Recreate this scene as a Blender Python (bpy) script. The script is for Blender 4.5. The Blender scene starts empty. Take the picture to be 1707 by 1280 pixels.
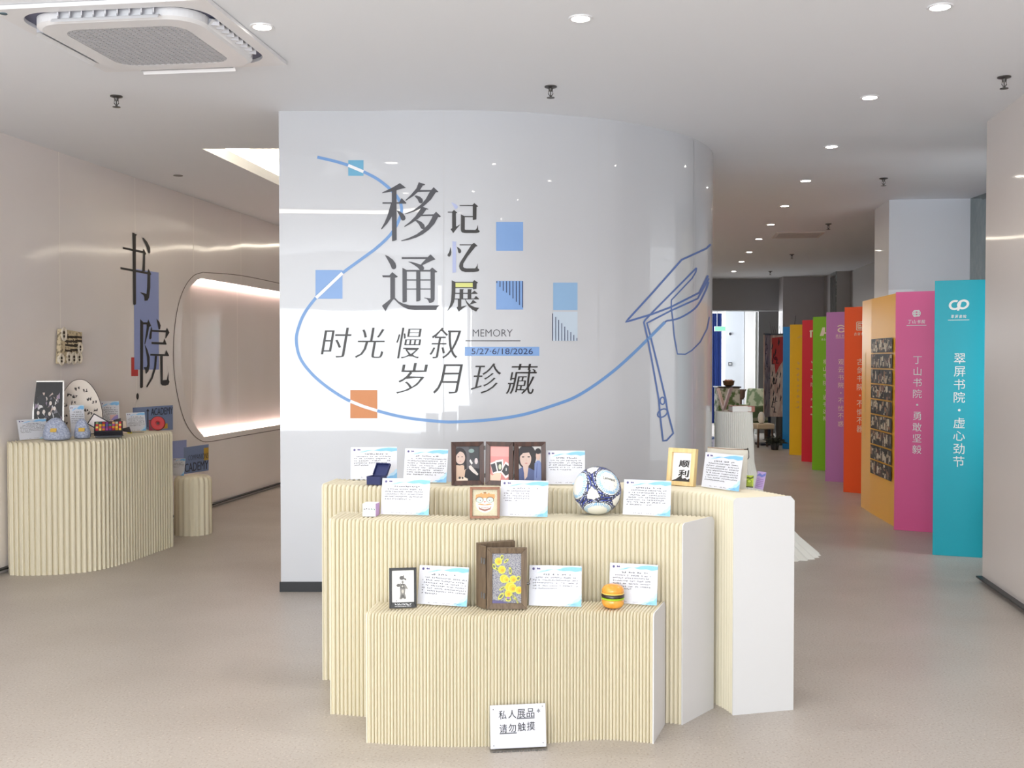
import bpy, bmesh, math, random
from mathutils import Vector, Matrix
from math import sin, cos, pi, radians

scene = bpy.context.scene
COL = scene.collection
# ------------------------------------------------------------------ camera
F, CAM, CEIL = 1750.0, 1.57, 3.24
PITCH = math.atan(40 / F)
cd = bpy.data.cameras.new('camera')
cd.sensor_width = 36.0
cd.lens = F / 1707 * 36
cd.clip_end = 200
cam = bpy.data.objects.new('camera', cd)
COL.objects.link(cam)
cam.location = (0, 0, CAM)
cam.rotation_euler = (pi / 2 - PITCH, 0, 0)
scene.camera = cam
# ------------------------------------------------------------------ exposure, world, daylight
vs = scene.view_settings
vs.view_transform = 'Standard'
vs.look = 'None'
vs.gamma = 1
vs.use_curve_mapping = False
vs.exposure = 0.45
scene.cycles.max_bounces = 10
scene.cycles.diffuse_bounces = 6
scene.cycles.glossy_bounces = 4
scene.cycles.transparent_max_bounces = 12
scene.cycles.sample_clamp_indirect = 8
scene.cycles.caustics_reflective = False
scene.cycles.caustics_refractive = False
scene.cycles.use_denoising = True
world = bpy.data.worlds.new('overcast_sky')
scene.world = world
world.use_nodes = True
bg = world.node_tree.nodes['Background']
bg.inputs[0].default_value = (0.93, 0.97, 1.0, 1)
bg.inputs[1].default_value = 1.65


def area(name, loc, rot, sx, sy, power, color):
    l = bpy.data.lights.new(name, 'AREA')
    l.shape = 'RECTANGLE'
    l.size, l.size_y, l.energy, l.color = sx, sy, power, color
    o = bpy.data.objects.new(name, l)
    COL.objects.link(o)
    o.location, o.rotation_euler = loc, rot
    return o


# daylight assumed through an unseen open shop front behind the photographer, and for the bright far room
area('daylight_shop_front', (-2.2, -2.45, 1.45), (radians(132), 0, 0), 5.2, 2.6, 255, (0.92, 0.97, 1.0))
area('added_streak_light', (-.9, -2.4, 1.95), (radians(90), 0, 0), .22, 1.5, 16, (0.95, 0.98, 1.0))  # added strip lamp without any door, for a white streak reflected in the wall
area('added_thin_streak_light', (.55, -2.4, 1.7), (radians(90), 0, 0), .05, 1.3, 3, (0.95, 0.98, 1.0))  # narrower unseen strip, likewise added for a second, thinner reflected streak
area('daylight_far_room', (4.0, 27.5, 2.6), (radians(-70), 0, 0), 3.5, 2.0, 160, (0.95, 0.98, 1.0))
area('fill_far_column', (2.7, 23.3, 1.8), (radians(90), 0, radians(-80)), 2.4, 2.0, 100, (0.93, 0.97, 1.0))  # added fill to brighten the far room and its white column
area('fill_near_column', (4.3, 7.95, 1.7), (radians(80), 0, 0), .7, 1.6, 13, (0.93, 0.97, 1.0))  # fill lamp added out of sight behind the pier to lift the near column

# ------------------------------------------------------------------ helpers


def ray(x, y):
    u, v = (x - 853.5) / F, (640 - y) / F
    return (u, cos(PITCH) + v * sin(PITCH), -sin(PITCH) + v * cos(PITCH))


def onz(x, y, z):
    d = ray(x, y)
    t = (z - CAM) / d[2]
    return Vector((d[0] * t, d[1] * t, z))


def ony(x, y, Y):
    d = ray(x, y)
    t = Y / d[1]
    return Vector((d[0] * t, Y, CAM + d[2] * t))


def lin(c):
    return tuple((v / 255 / 12.92) if v <= 10.3 else ((v / 255 + .055) / 1.055) ** 2.4 for v in c)


MATS = {}


def mat(name, c, rough=.5, metal=0., spec=.5, coat=0., emit=0., coat_rough=.03, alpha=1.):
    if name in MATS:
        return MATS[name]
    m = bpy.data.materials.new(name)
    m.use_nodes = True
    b = m.node_tree.nodes['Principled BSDF']
    b.inputs['Base Color'].default_value = (*lin(c), 1)
    b.inputs['Roughness'].default_value = rough
    b.inputs['Metallic'].default_value = metal
    b.inputs['Specular IOR Level'].default_value = spec
    b.inputs['Coat Weight'].default_value = coat
    b.inputs['Coat Roughness'].default_value = coat_rough
    if emit:
        b.inputs['Emission Color'].default_value = (*lin(c), 1)
        b.inputs['Emission Strength'].default_value = emit
    MATS[name] = m
    return m


def bump(m, scale, dist, strength=1., detail=2., coat=False, stretch=(1, 1, 1)):
    nt = m.node_tree
    b = nt.nodes['Principled BSDF']
    tc = nt.nodes.new('ShaderNodeTexCoord')
    mp = nt.nodes.new('ShaderNodeMapping')
    mp.inputs['Scale'].default_value = stretch
    n = nt.nodes.new('ShaderNodeTexNoise')
    n.inputs['Scale'].default_value = scale
    n.inputs['Detail'].default_value = detail
    bp = nt.nodes.new('ShaderNodeBump')
    bp.inputs['Distance'].default_value = dist
    bp.inputs['Strength'].default_value = strength
    nt.links.new(tc.outputs['Object'], mp.inputs['Vector'])
    nt.links.new(mp.outputs['Vector'], n.inputs['Vector'])
    nt.links.new(n.outputs['Fac'], bp.inputs['Height'])
    nt.links.new(bp.outputs['Normal'], b.inputs['Normal'])
    if coat:
        nt.links.new(bp.outputs['Normal'], b.inputs['Coat Normal'])
    return m


def mottle(m, c2, scale, lo=.4, hi=.6, stretch=(1, 1, 1), detail=3.):
    """vary the base colour between its own and c2 with noise"""
    nt = m.node_tree
    b = nt.nodes['Principled BSDF']
    tc = nt.nodes.new('ShaderNodeTexCoord')
    mp = nt.nodes.new('ShaderNodeMapping')
    mp.inputs['Scale'].default_value = stretch
    n = nt.nodes.new('ShaderNodeTexNoise')
    n.inputs['Scale'].default_value = scale
    n.inputs['Detail'].default_value = detail
    r = nt.nodes.new('ShaderNodeValToRGB')
    r.color_ramp.elements[0].position = lo
    r.color_ramp.elements[1].position = hi
    r.color_ramp.elements[0].color = b.inputs['Base Color'].default_value[:]
    r.color_ramp.elements[1].color = (*lin(c2), 1)
    nt.links.new(tc.outputs['Object'], mp.inputs['Vector'])
    nt.links.new(mp.outputs['Vector'], n.inputs['Vector'])
    nt.links.new(n.outputs['Fac'], r.inputs['Fac'])
    nt.links.new(r.outputs['Color'], b.inputs['Base Color'])
    return m


def clear_mat(name, tint=(.99, .995, 1)):
    m = bpy.data.materials.new(name)
    m.use_nodes = True
    nt = m.node_tree
    nt.nodes.clear()
    o = nt.nodes.new('ShaderNodeOutputMaterial')
    mx = nt.nodes.new('ShaderNodeMixShader')
    t = nt.nodes.new('ShaderNodeBsdfTransparent')
    t.inputs[0].default_value = (*tint, 1)
    g = nt.nodes.new('ShaderNodeBsdfGlossy')
    g.inputs['Roughness'].default_value = .04
    mx.inputs[0].default_value = .003
    nt.links.new(t.outputs[0], mx.inputs[1])
    nt.links.new(g.outputs[0], mx.inputs[2])
    nt.links.new(mx.outputs[0], o.inputs[0])
    return m


class MB:
    def __init__(self):
        self.v, self.f, self.m = [], [], []

    def add(self, vs_, fs, mi=0):
        b = len(self.v)
        self.v += [tuple(p) for p in vs_]
        self.f += [tuple(i + b for i in f) for f in fs]
        self.m += [mi] * len(fs)
        return self

    def box(self, c, s, mi=0, rz=0., R=None):
        hx, hy, hz = s[0] / 2, s[1] / 2, s[2] / 2
        M = R if R is not None else Matrix.Rotation(rz, 3, 'Z')
        c = Vector(c)
        pts = [c + M @ Vector((sx * hx, sy * hy, sz * hz)) for sz in (-1, 1) for sy in (-1, 1) for sx in (-1, 1)]
        return self.add(pts, [(0, 2, 3, 1), (4, 5, 7, 6), (0, 1, 5, 4), (2, 6, 7, 3), (0, 4, 6, 2), (1, 3, 7, 5)], mi)

    def bar(self, a, b, w, d, mi=0, up=(0, 0, 1)):
        a, b = Vector(a), Vector(b)
        z = (b - a).normalized()
        x = Vector(up).cross(z)
        if x.length < 1e-4:
            x = Vector((1, 0, 0))
        x.normalize()
        y = z.cross(x)
        R = Matrix((x, y, z)).transposed()
        return self.box((a + b) / 2, (w, d, (b - a).length), mi, R=R)

    def lathe(self, prof, n=24, mi=0, c=(0, 0, 0), R=None, rad=None):
        vs_, fs = [], []
        M = R if R is not None else Matrix.Identity(3)
        c = Vector(c)
        for (r, z) in prof:
            for k in range(n):
                a = 2 * pi * k / n
                rr = r * (rad(a, z) if rad else 1)
                vs_.append(c + M @ Vector((rr * cos(a), rr * sin(a), z)))
        for i in range(len(prof) - 1):
            for k in range(n):
                k2 = (k + 1) % n
                fs.append((i * n + k, i * n + k2, (i + 1) * n + k2, (i + 1) * n + k))
        if prof[0][0] > 1e-6:
            fs.append(tuple(range(n))[::-1])
        if prof[-1][0] > 1e-6:
            fs.append(tuple((len(prof) - 1) * n + k for k in range(n)))
        return self.add(vs_, fs, mi)

    def tube(self, pts, r, n=8, mi=0):
        pts = [Vector(p) for p in pts]
        vs_, fs = [], []
        rs = r if isinstance(r, (list, tuple)) else [r] * len(pts)
        for i, p in enumerate(pts):
            t = (pts[min(i + 1, len(pts) - 1)] - pts[max(i - 1, 0)]).normalized()
            u = t.cross(Vector((0, 0, 1)))
            if u.length < 1e-3:
                u = t.cross(Vector((1, 0, 0)))
            u.normalize()
            w = t.cross(u)
            for k in range(n):
                a = 2 * pi * k / n
                vs_.append(p + u * (rs[i] * cos(a)) + w * (rs[i] * sin(a)))
        for i in range(len(pts) - 1):
            for k in range(n):
                k2 = (k + 1) % n
                fs.append((i * n + k, i * n + k2, (i + 1) * n + k2, (i + 1) * n + k))
        fs.append(tuple(range(n)))
        fs.append(tuple((len(pts) - 1) * n + k for k in range(n))[::-1])
        return self.add(vs_, fs, mi)

    def prism(self, poly, fn, t0, t1, mi=0):
        """poly of (u, v); fn(u, v, w) -> point; solid between w = t0 and t1"""
        n = len(poly)
        vs_ = [fn(u, v, t0) for u, v in poly] + [fn(u, v, t1) for u, v in poly]
        fs = [tuple(range(n))[::-1], tuple(range(n, 2 * n))]
        fs += [(i, (i + 1) % n, n + (i + 1) % n, n + i) for i in range(n)]
        return self.add(vs_, fs, mi)

    def flat(self, poly, fn, w, mi=0):
        return self.add([fn(u, v, w) for u, v in poly], [tuple(range(len(poly)))], mi)

    def build(self, name, mats, parent=None, smooth=False, bevel=0., seg=2, angle=30):
        me = bpy.data.meshes.new(name)
        me.from_pydata(self.v, [], self.f)
        for m in (mats if isinstance(mats, (list, tuple)) else [mats]):
            me.materials.append(m)
        for p, mi in zip(me.polygons, self.m):
            p.material_index = mi
        bm = bmesh.new()
        bm.from_mesh(me)
        bmesh.ops.recalc_face_normals(bm, faces=bm.faces)
        if bevel:
            es = [e for e in bm.edges if len(e.link_faces) == 2 and e.calc_face_angle(0) > radians(30)]
            bmesh.ops.bevel(bm, geom=es, offset=bevel, segments=seg, affect='EDGES', profile=.5, clamp_overlap=True)
        bm.to_mesh(me)
        bm.free()
        if smooth:
            me.polygons.foreach_set('use_smooth', [True] * len(me.polygons))
            try:
                me.set_sharp_from_angle(angle=radians(angle))
            except Exception:
                pass
        o = bpy.data.objects.new(name, me)
        COL.objects.link(o)
        if parent is not None:
            o.parent = parent
        return o


def tag(o, label=None, cat=None, group=None, kind=None):
    for k, v in (('label', label), ('category', cat), ('group', group), ('kind', kind)):
        if v:
            o[k] = v
    return o


def thing(name, label, cat, loc=(0, 0, 0), rz=0., group=None):
    o = bpy.data.objects.new(name, None)
    o.empty_display_size = .05
    COL.objects.link(o)
    o.location = loc
    o.rotation_euler = (0, 0, rz)
    return tag(o, label, cat, group)


def clone(root, loc, rz, label=None, group=None):
    r = root.copy()
    COL.objects.link(r)
    r.location, r.rotation_euler = loc, (0, 0, rz)
    if label:
        r['label'] = label
    if group:
        r['group'] = group
    for ch in list(root.children):
        c = ch.copy()
        COL.objects.link(c)
        c.parent = r
        for g in ch.children:
            d = g.copy()
            COL.objects.link(d)
            d.parent = c
    return r


def struct(name, mb, m, parent=None, **k):
    o = mb.build(name, m, parent, **k)
    if parent is None:
        o['kind'] = 'structure'
    return o


def smooth_curve(pts, per=12):
    P = [Vector(p) for p in pts]
    P = [P[0] * 2 - P[1]] + P + [P[-1] * 2 - P[-2]]
    out = []
    for i in range(1, len(P) - 2):
        for k in range(per):
            t = k / per
            a, b, c, d = P[i - 1], P[i], P[i + 1], P[i + 2]
            out.append(.5 * ((2 * b) + (c - a) * t + (2 * a - 5 * b + 4 * c - d) * t * t + (3 * b - a - 3 * c + d) * t ** 3))
    out.append(P[-2])
    return out


class Path:
    """a polyline measured by arc length, t in 0..1"""

    def __init__(self, pts):
        self.p = [Vector(q) for q in pts]
        self.s = [0]
        for a, b in zip(self.p, self.p[1:]):
            self.s.append(self.s[-1] + (b - a).length)
        self.L = self.s[-1]

    def at(self, t):
        s = t * self.L
        for i in range(len(self.p) - 1):
            if s <= self.s[i + 1] or i == len(self.p) - 2:
                k = (s - self.s[i]) / max(self.s[i + 1] - self.s[i], 1e-9)
                return self.p[i].lerp(self.p[i + 1], k)


def fill2d(outer, holes):
    """triangulated flat region with holes -> (points, faces)"""
    cu = bpy.data.curves.new('region', 'CURVE')
    cu.dimensions = '2D'
    cu.fill_mode = 'BOTH'
    for loop in [outer] + holes:
        sp = cu.splines.new('POLY')
        sp.points.add(len(loop) - 1)
        for q, p in zip(sp.points, loop):
            q.co = (p[0], p[1], 0, 1)
        sp.use_cyclic_u = True
    o = bpy.data.objects.new('region', cu)
    COL.objects.link(o)
    dg = bpy.context.evaluated_depsgraph_get()
    me = bpy.data.meshes.new_from_object(o.evaluated_get(dg))
    vs_ = [(v.co.x, v.co.y) for v in me.vertices]
    fs = [tuple(p.vertices) for p in me.polygons]
    bpy.data.objects.remove(o)
    bpy.data.curves.remove(cu)
    bpy.data.meshes.remove(me)
    return vs_, fs


GLYPHS = {}


def glyph(ch, a=0., b=0.):
    """outline of lettering as (points, faces) scaled to its own 0..1 box; a, b thicken (or thin) upright and level strokes"""
    key = (ch, a, b)
    if key in GLYPHS:
        return GLYPHS[key]
    cu = bpy.data.curves.new('lettering', 'FONT')
    cu.body = ch
    cu.resolution_u = 3
    o = bpy.data.objects.new('lettering', cu)
    COL.objects.link(o)
    dg = bpy.context.evaluated_depsgraph_get()
    me = bpy.data.meshes.new_from_object(o.evaluated_get(dg))
    bm = bmesh.new()
    bm.from_mesh(me)
    bmesh.ops.remove_doubles(bm, verts=bm.verts, dist=1e-5)
    if a or b:
        nor = {}
        for e in bm.edges:
            if len(e.link_faces) == 1:
                d = e.verts[1].co - e.verts[0].co
                n = Vector((d.y, -d.x, 0)).normalized()
                cen = e.link_faces[0].calc_center_median()
                if n.dot(cen - e.verts[0].co) > 0:
                    n = -n
                for v in e.verts:
                    nor[v] = nor.get(v, Vector((0, 0, 0))) + n
        for v, n in nor.items():
            n = n.normalized()
            v.co.x += n.x * a
            v.co.y += n.y * b
    bm.verts.index_update()
    P = [(v.co.x, v.co.y) for v in bm.verts]
    Fs = [tuple(v.index for v in f.verts) for f in bm.faces]
    bm.free()
    bpy.data.objects.remove(o)
    bpy.data.curves.remove(cu)
    bpy.data.meshes.remove(me)
    x0, x1 = min(p[0] for p in P), max(p[0] for p in P)
    y0, y1 = min(p[1] for p in P), max(p[1] for p in P)
    w, h = max(x1 - x0, 1e-6), max(y1 - y0, 1e-6)
    out = ([((p[0] - x0) / w, (p[1] - y0) / h) for p in P], Fs, w, h)
    GLYPHS[key] = out
    return out


def lettering(mb, ch, box, fn, w=0., mi=0, a=0., b=0., shear=0.):
    """set the word ch into box = (u0, v0, u1, v1) (v up) of the surface fn(u, v, w)"""
    P, Fs, _, _ = glyph(ch, a, b)
    u0, v0, u1, v1 = box
    W = (u1 - u0) - shear * abs(v1 - v0)
    mb.add([fn(u0 + p[0] * W + shear * p[1] * abs(v1 - v0), v0 + p[1] * (v1 - v0), w) for p in P], Fs, mi)


def ellipse(cx, cy, rx, ry, n=20, rot=0., a0=0., a1=2 * pi):
    full = abs(a1 - a0 - 2 * pi) < 1e-6
    m = n if full else n + 1
    out = []
    for k in range(m):
        a = a0 + (a1 - a0) * k / n
        x, y = rx * cos(a), ry * sin(a)
        out.append((cx + x * cos(rot) - y * sin(rot), cy + x * sin(rot) + y * cos(rot)))
    return out


def rrect(x0, y0, x1, y1, r, n=8):
    out = []
    for cx, cy, a in ((x1 - r, y1 - r, 0), (x0 + r, y1 - r, pi / 2), (x0 + r, y0 + r, pi), (x1 - r, y0 + r, 1.5 * pi)):
        for k in range(n + 1):
            t = a + pi / 2 * k / n
            out.append((cx + r * cos(t), cy + r * sin(t)))
    return out


def rect(x0, y0, x1, y1):
    return [(x0, y0), (x1, y0), (x1, y1), (x0, y1)]


def leaned(a, ox=0., oy=0., oz=0.):
    """surface frame of something leaning back by a: u across, v up along it, w out towards the front (-y)"""
    def fn(u, v, w):
        return Vector((ox + u, oy + v * sin(a) - w * cos(a), oz + v * cos(a) + w * sin(a)))
    return fn


# ------------------------------------------------------------------ materials
M_ceil = mat('ceiling_paint', (236, 239, 244), .7)
M_gloss = bump(mat('gloss_white_panel', (199, 202, 208), .3, spec=.45, coat=.8, coat_rough=.02), .9, .006, 1., 1., coat=True)
M_gloss2 = bump(mat('gloss_side_panel', (240, 234, 233), .28, spec=.5, coat=1., coat_rough=.09), .8, .035, 1., 1.5, coat=True, stretch=(1, 1, .5))
M_black = mat('black_skirting', (26, 28, 32), .4)
M_grey = mat('grey_wall', (168, 164, 162), .5, coat=.2)
M_dark = mat('dark_grey_lintel', (150, 150, 152), .5)
M_white = mat('white_paint', (236, 236, 236), .5)
M_paper = bump(mat('cream_pleated_paper', (225, 217, 194), .75, spec=.2), 30, .0006)
M_paperw = mat('white_felt_end', (216, 217, 218), .8, spec=.2)
M_card = mat('white_card', (220, 220, 227), .5)
M_clear = clear_mat('clear_acrylic')
M_ink = mat('dark_ink', (34, 34, 42), .6)
M_inkpale = mat('pale_ink', (128, 124, 134), .6)
M_wave = mat('print_sky_blue', (133, 192, 234), .5)
M_wave2 = mat('print_light_blue', (186, 220, 244), .5)
M_deep = mat('print_deep_blue', (74, 132, 205), .5)
M_logo = mat('logo_purple', (86, 76, 130), .5)
M_slate = mat('vinyl_slate', (62, 62, 70), .4)
M_slate2 = mat('vinyl_black', (38, 34, 34), .4)
M_vblue = mat('vinyl_line_blue', (112, 156, 212), .4)
M_sq1 = mat('vinyl_square_blue', (130, 168, 222), .4)
M_sq2 = mat('vinyl_square_pale_blue', (146, 184, 222), .4)
M_sq3 = mat('vinyl_square_teal', (104, 172, 208), .4)
M_fade = mat('vinyl_pale_blue_wash', (196, 212, 228), .4)
M_lilac = mat('vinyl_lilac', (178, 188, 226), .4)
M_orange = mat('vinyl_orange', (206, 130, 70), .4)
M_lime = mat('vinyl_lime', (216, 220, 128), .4)
M_stripe = mat('vinyl_navy', (46, 56, 96), .4)
M_whitev = mat('vinyl_white', (240, 242, 246), .4)
M_seam = mat('seam_grey', (196, 198, 202), .4)
M_seam2 = mat('seam_light', (250, 246, 240), .3)
M_acblue = mat('wall_print_blue', (150, 166, 222), .4)
M_acblue2 = mat('wall_print_steel_blue', (124, 148, 196), .4)
M_acred = mat('wall_print_red', (196, 56, 52), .4)
M_navy = mat('wall_print_navy', (30, 40, 74), .4)
M_gold = mat('wall_print_yellow', (206, 168, 52), .4)
M_steel = mat('brushed_steel', (150, 152, 150), .3, metal=.9)
M_lamp = mat('lamp_glow', (255, 247, 232), .5, emit=26)
M_led = mat('led_glow_warm', (255, 226, 214), .5, emit=9)
M_cove = mat('cove_glow_warm', (255, 238, 208), .5, emit=10)
M_strip2 = mat('strip_glow_soft', (255, 242, 220), .5, emit=7)
M_strip = mat('strip_glow', (255, 246, 226), .5, emit=13)
M_plastic = mat('white_plastic', (232, 233, 236), .35)
M_plasticd = mat('shadow_gap_plastic', (92, 94, 118), .5)
M_chrome = mat('dull_metal', (92, 90, 88), .35, metal=.7)


def floor_mat():
    m = mat('polished_concrete', (196, 187, 176), .32, spec=.3)
    nt = m.node_tree
    b = nt.nodes['Principled BSDF']
    tc = nt.nodes.new('ShaderNodeTexCoord')
    n1 = nt.nodes.new('ShaderNodeTexNoise')
    n1.inputs['Scale'].default_value = .9
    n1.inputs['Detail'].default_value = 5
    r1 = nt.nodes.new('ShaderNodeValToRGB')
    r1.color_ramp.elements[0].position, r1.color_ramp.elements[1].position = .3, .72
    r1.color_ramp.elements[0].color = (*lin((172, 164, 156)), 1)
    r1.color_ramp.elements[1].color = (*lin((188, 181, 174)), 1)
    n2 = nt.nodes.new('ShaderNodeTexNoise')
    n2.inputs['Scale'].default_value = 95
    n2.inputs['Detail'].default_value = 3
    r2 = nt.nodes.new('ShaderNodeValToRGB')
    e = r2.color_ramp.elements
    e[0].position, e[0].color = .34, (*lin((150, 138, 126)), 1)
    e[1].position, e[1].color = .44, (*lin((186, 186, 186)), 1)
    x = e.new(.62)
    x.color = (*lin((186, 186, 186)), 1)
    y = e.new(.72)
    y.color = (*lin((236, 232, 226)), 1)
    mx = nt.nodes.new('ShaderNodeMix')
    mx.data_type = 'RGBA'
    mx.blend_type = 'OVERLAY'
    mx.inputs[0].default_value = .55
    nt.links.new(tc.outputs['Object'], n1.inputs['Vector'])
    nt.links.new(tc.outputs['Object'], n2.inputs['Vector'])
    nt.links.new(n1.outputs['Fac'], r1.inputs['Fac'])
    nt.links.new(n2.outputs['Fac'], r2.inputs['Fac'])
    nt.links.new(r1.outputs['Color'], mx.inputs[6])
    nt.links.new(r2.outputs['Color'], mx.inputs[7])
    nt.links.new(mx.outputs[2], b.inputs['Base Color'])
    n3 = nt.nodes.new('ShaderNodeTexNoise')
    n3.inputs['Scale'].default_value = 2.2
    mr = nt.nodes.new('ShaderNodeMapRange')
    mr.inputs[3].default_value, mr.inputs[4].default_value = .3, .48
    nt.links.new(tc.outputs['Object'], n3.inputs['Vector'])
    nt.links.new(n3.outputs['Fac'], mr.inputs[0])
    nt.links.new(mr.outputs[0], b.inputs['Roughness'])
    return m


M_floor = floor_mat()

# ------------------------------------------------------------------ the room
mb = MB()
mb.box((1, 8, -.05), (18, 46, .1))
struct('floor', mb, M_floor)

CD = Vector((.145, .9894, 0))        # the corridor's direction
CN = Vector((.9894, -.145, 0))       # to the right of it

# ceiling with the lit recess over the passage on the left
hole = [(-2.451, 8.345), (.6, 8.345), (.9, 13.2), (-1.82, 13.2)]
vs2, fs2 = fill2d([(-7, -3), (9, -3), (9, 31), (-7, 31)], [hole])
mb = MB()
mb.add([(x, y, CEIL) for x, y in vs2], fs2)
n = len(hole)
up = [(x, y, CEIL + .09) for x, y in hole]
mb.add([(x, y, CEIL) for x, y in hole] + up, [(i, (i + 1) % n, n + (i + 1) % n, n + i) for i in range(n)])
out = [(-2.62, 8.2), (.8, 8.2), (1.1, 13.4), (-1.98, 13.4)]
mb.add(up + [(x, y, CEIL + .09) for x, y in out], [(i, (i + 1) % n, n + (i + 1) % n, n + i) for i in range(n)])
mb.add([(x, y, CEIL + .09) for x, y in out] + [(x, y, CEIL + .34) for x, y in out],
       [(i, (i + 1) % n, n + (i + 1) % n, n + i) for i in range(n)] + [(4, 5, 6, 7)])
mb.add([(-7, -3, CEIL + .5), (9, -3, CEIL + .5), (9, 31, CEIL + .5), (-7, 31, CEIL + .5)], [(0, 1, 2, 3)])
ceiling = struct('ceiling', mb, M_ceil)
mb = MB()
for a_, b_ in (((-2.595, 8.23), (-1.96, 13.37)),):
    a_, b_ = Vector((*a_, CEIL + .2)), Vector((*b_, CEIL + .2))
    mb.bar(a_, b_, .012, .13)
mb.bar(Vector((-2.5, 8.225, CEIL + .2)), Vector((.7, 8.225, CEIL + .2)), .13, .012)
tag(mb.build('cove_light_strip', M_cove, ceiling), 'glowing warm cove strip in the ceiling recess')

# free-standing curved white wall
WALLC = smooth_curve([(-1.566, 7.085, 0), (-1.02, 7.083, 0), (-.455, 7.06, 0), (.067, 7.115, 0), (.612, 7.31, 0),
                      (.878, 7.478, 0), (1.222, 7.774, 0), (1.42, 8.04, 0), (1.6, 8.44, 0), (1.655, 8.8, 0),
                      (1.6, 9.25, 0), (1.35, 9.65, 0)], 14)


def wall_hit(px, py):
    """the point of the curved wall that is seen along this ray, with the wall's outward normal"""
    d = ray(px, py)
    best = None
    for i in range(len(WALLC) - 1):
        a, b = WALLC[i], WALLC[i + 1]
        # a + s (b-a) = t d
        ex, ey = b.x - a.x, b.y - a.y
        det = d[0] * (-ey) + ex * d[1]
        if abs(det) < 1e-9:
            continue
        t = (a.x * (-ey) + ex * a.y) / det
        s = (d[0] * a.y - d[1] * a.x) / det
        if -.001 <= s <= 1.001 and t > 0 and (best is None or t < best[0]):
            best = (t, i, s)
    if best is None:
        return wall_hit(px - 1, py)
    t, i, s = best
    n_ = Vector((WALLC[i + 1].y - WALLC[i].y, -(WALLC[i + 1].x - WALLC[i].x), 0)).normalized()
    if n_.y > 0 and i < 100:
        n_ = -n_
    return Vector((d[0] * t, d[1] * t, CAM + d[2] * t)), n_


def on_wall(u, v, w):
    p, n_ = wall_hit(u, v)
    return p + n_ * w


def off_path(pts, d):
    out_ = []
    for i, p in enumerate(pts):
        a, b = pts[max(i - 1, 0)], pts[min(i + 1, len(pts) - 1)]
        t = (b - a).normalized()
        out_.append(p + Vector((t.y, -t.x, 0)) * d)
    return out_


inner = off_path(WALLC, -.16)
loop = WALLC + inner[::-1]
mb = MB()
n = len(loop)
mb.add([(p.x, p.y, z) for z in (0, CEIL) for p in loop], [(i, (i + 1) % n, n + (i + 1) % n, n + i) for i in range(n)])
wall_c = struct('wall_center', mb, M_gloss, smooth=True, angle=40)
mb = MB()
sk = off_path(WALLC[:126], .008)
sk = [sk[0] - Vector((.008, 0, 0))] + sk
skb = off_path(WALLC[:126], -.004)
skb = [skb[0] - Vector((.008, 0, 0))] + skb
n = len(sk)
mb.add([(p.x, p.y, z) for z in (0, .068) for p in sk], [(i, i + 1, n + i + 1, n + i) for i in range(n - 1)])
mb.add([(p.x, p.y, .068) for p in sk + skb], [(i, i + 1, n + i + 1, n + i) for i in range(n - 1)])
mb.add([(sk[0].x, sk[0].y, 0), (skb[0].x, skb[0].y, 0), (skb[0].x, skb[0].y, .068), (sk[0].x, sk[0].y, .068)], [(0, 1, 2, 3)])
struct('baseboard_center', mb, M_black)


def ribbon(mb, pts, wpx, fn, off, mi=0, closed=False, smoothn=0, cap=False):
    P = [Vector((x, y, 0)) for x, y in pts]
    if smoothn:
        P = smooth_curve(P, smoothn)
    Q = [P[0]]
    for a, b in zip(P, P[1:]):
        m = max(1, int((b - a).length / 7))
        Q += [a.lerp(b, (k + 1) / m) for k in range(m)]
    vs_ = []
    for i, p in enumerate(Q):
        t = (Q[min(i + 1, len(Q) - 1)] - Q[max(i - 1, 0)])
        t = t.normalized() if t.length > 1e-6 else Vector((1, 0, 0))
        nn = Vector((-t.y, t.x, 0)) * (wpx / 2)
        vs_ += [fn(*(p + nn).xy, off), fn(*(p - nn).xy, off)]
    mb.add(vs_, [(2 * i, 2 * i + 1, 2 * i + 3, 2 * i + 2) for i in range(len(Q) - 1)], mi)


def gridrect(mb, x0, y0, x1, y1, fn, off, mi=0, step=12):
    nx, ny = max(1, int((x1 - x0) / step)), max(1, int((y1 - y0) / 60))
    vs_ = [fn(x0 + (x1 - x0) * i / nx, y0 + (y1 - y0) * j / ny, off) for j in range(ny + 1) for i in range(nx + 1)]
    mb.add(vs_, [(j * (nx + 1) + i, j * (nx + 1) + i + 1, (j + 1) * (nx + 1) + i + 1, (j + 1) * (nx + 1) + i) for j in range(ny) for i in range(nx)], mi)


# panel seams of the curved wall
for x in (739.5, 997.5, 1157):
    mb = MB()
    gridrect(mb, x - .6, 150, x + .6, 985, on_wall, .0012)
    for i, p in enumerate(mb.v):
        mb.v[i] = (p[0], p[1], min(max(p[2], .07), CEIL))
    mb.build('panel_seam', M_seam, wall_c)

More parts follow.
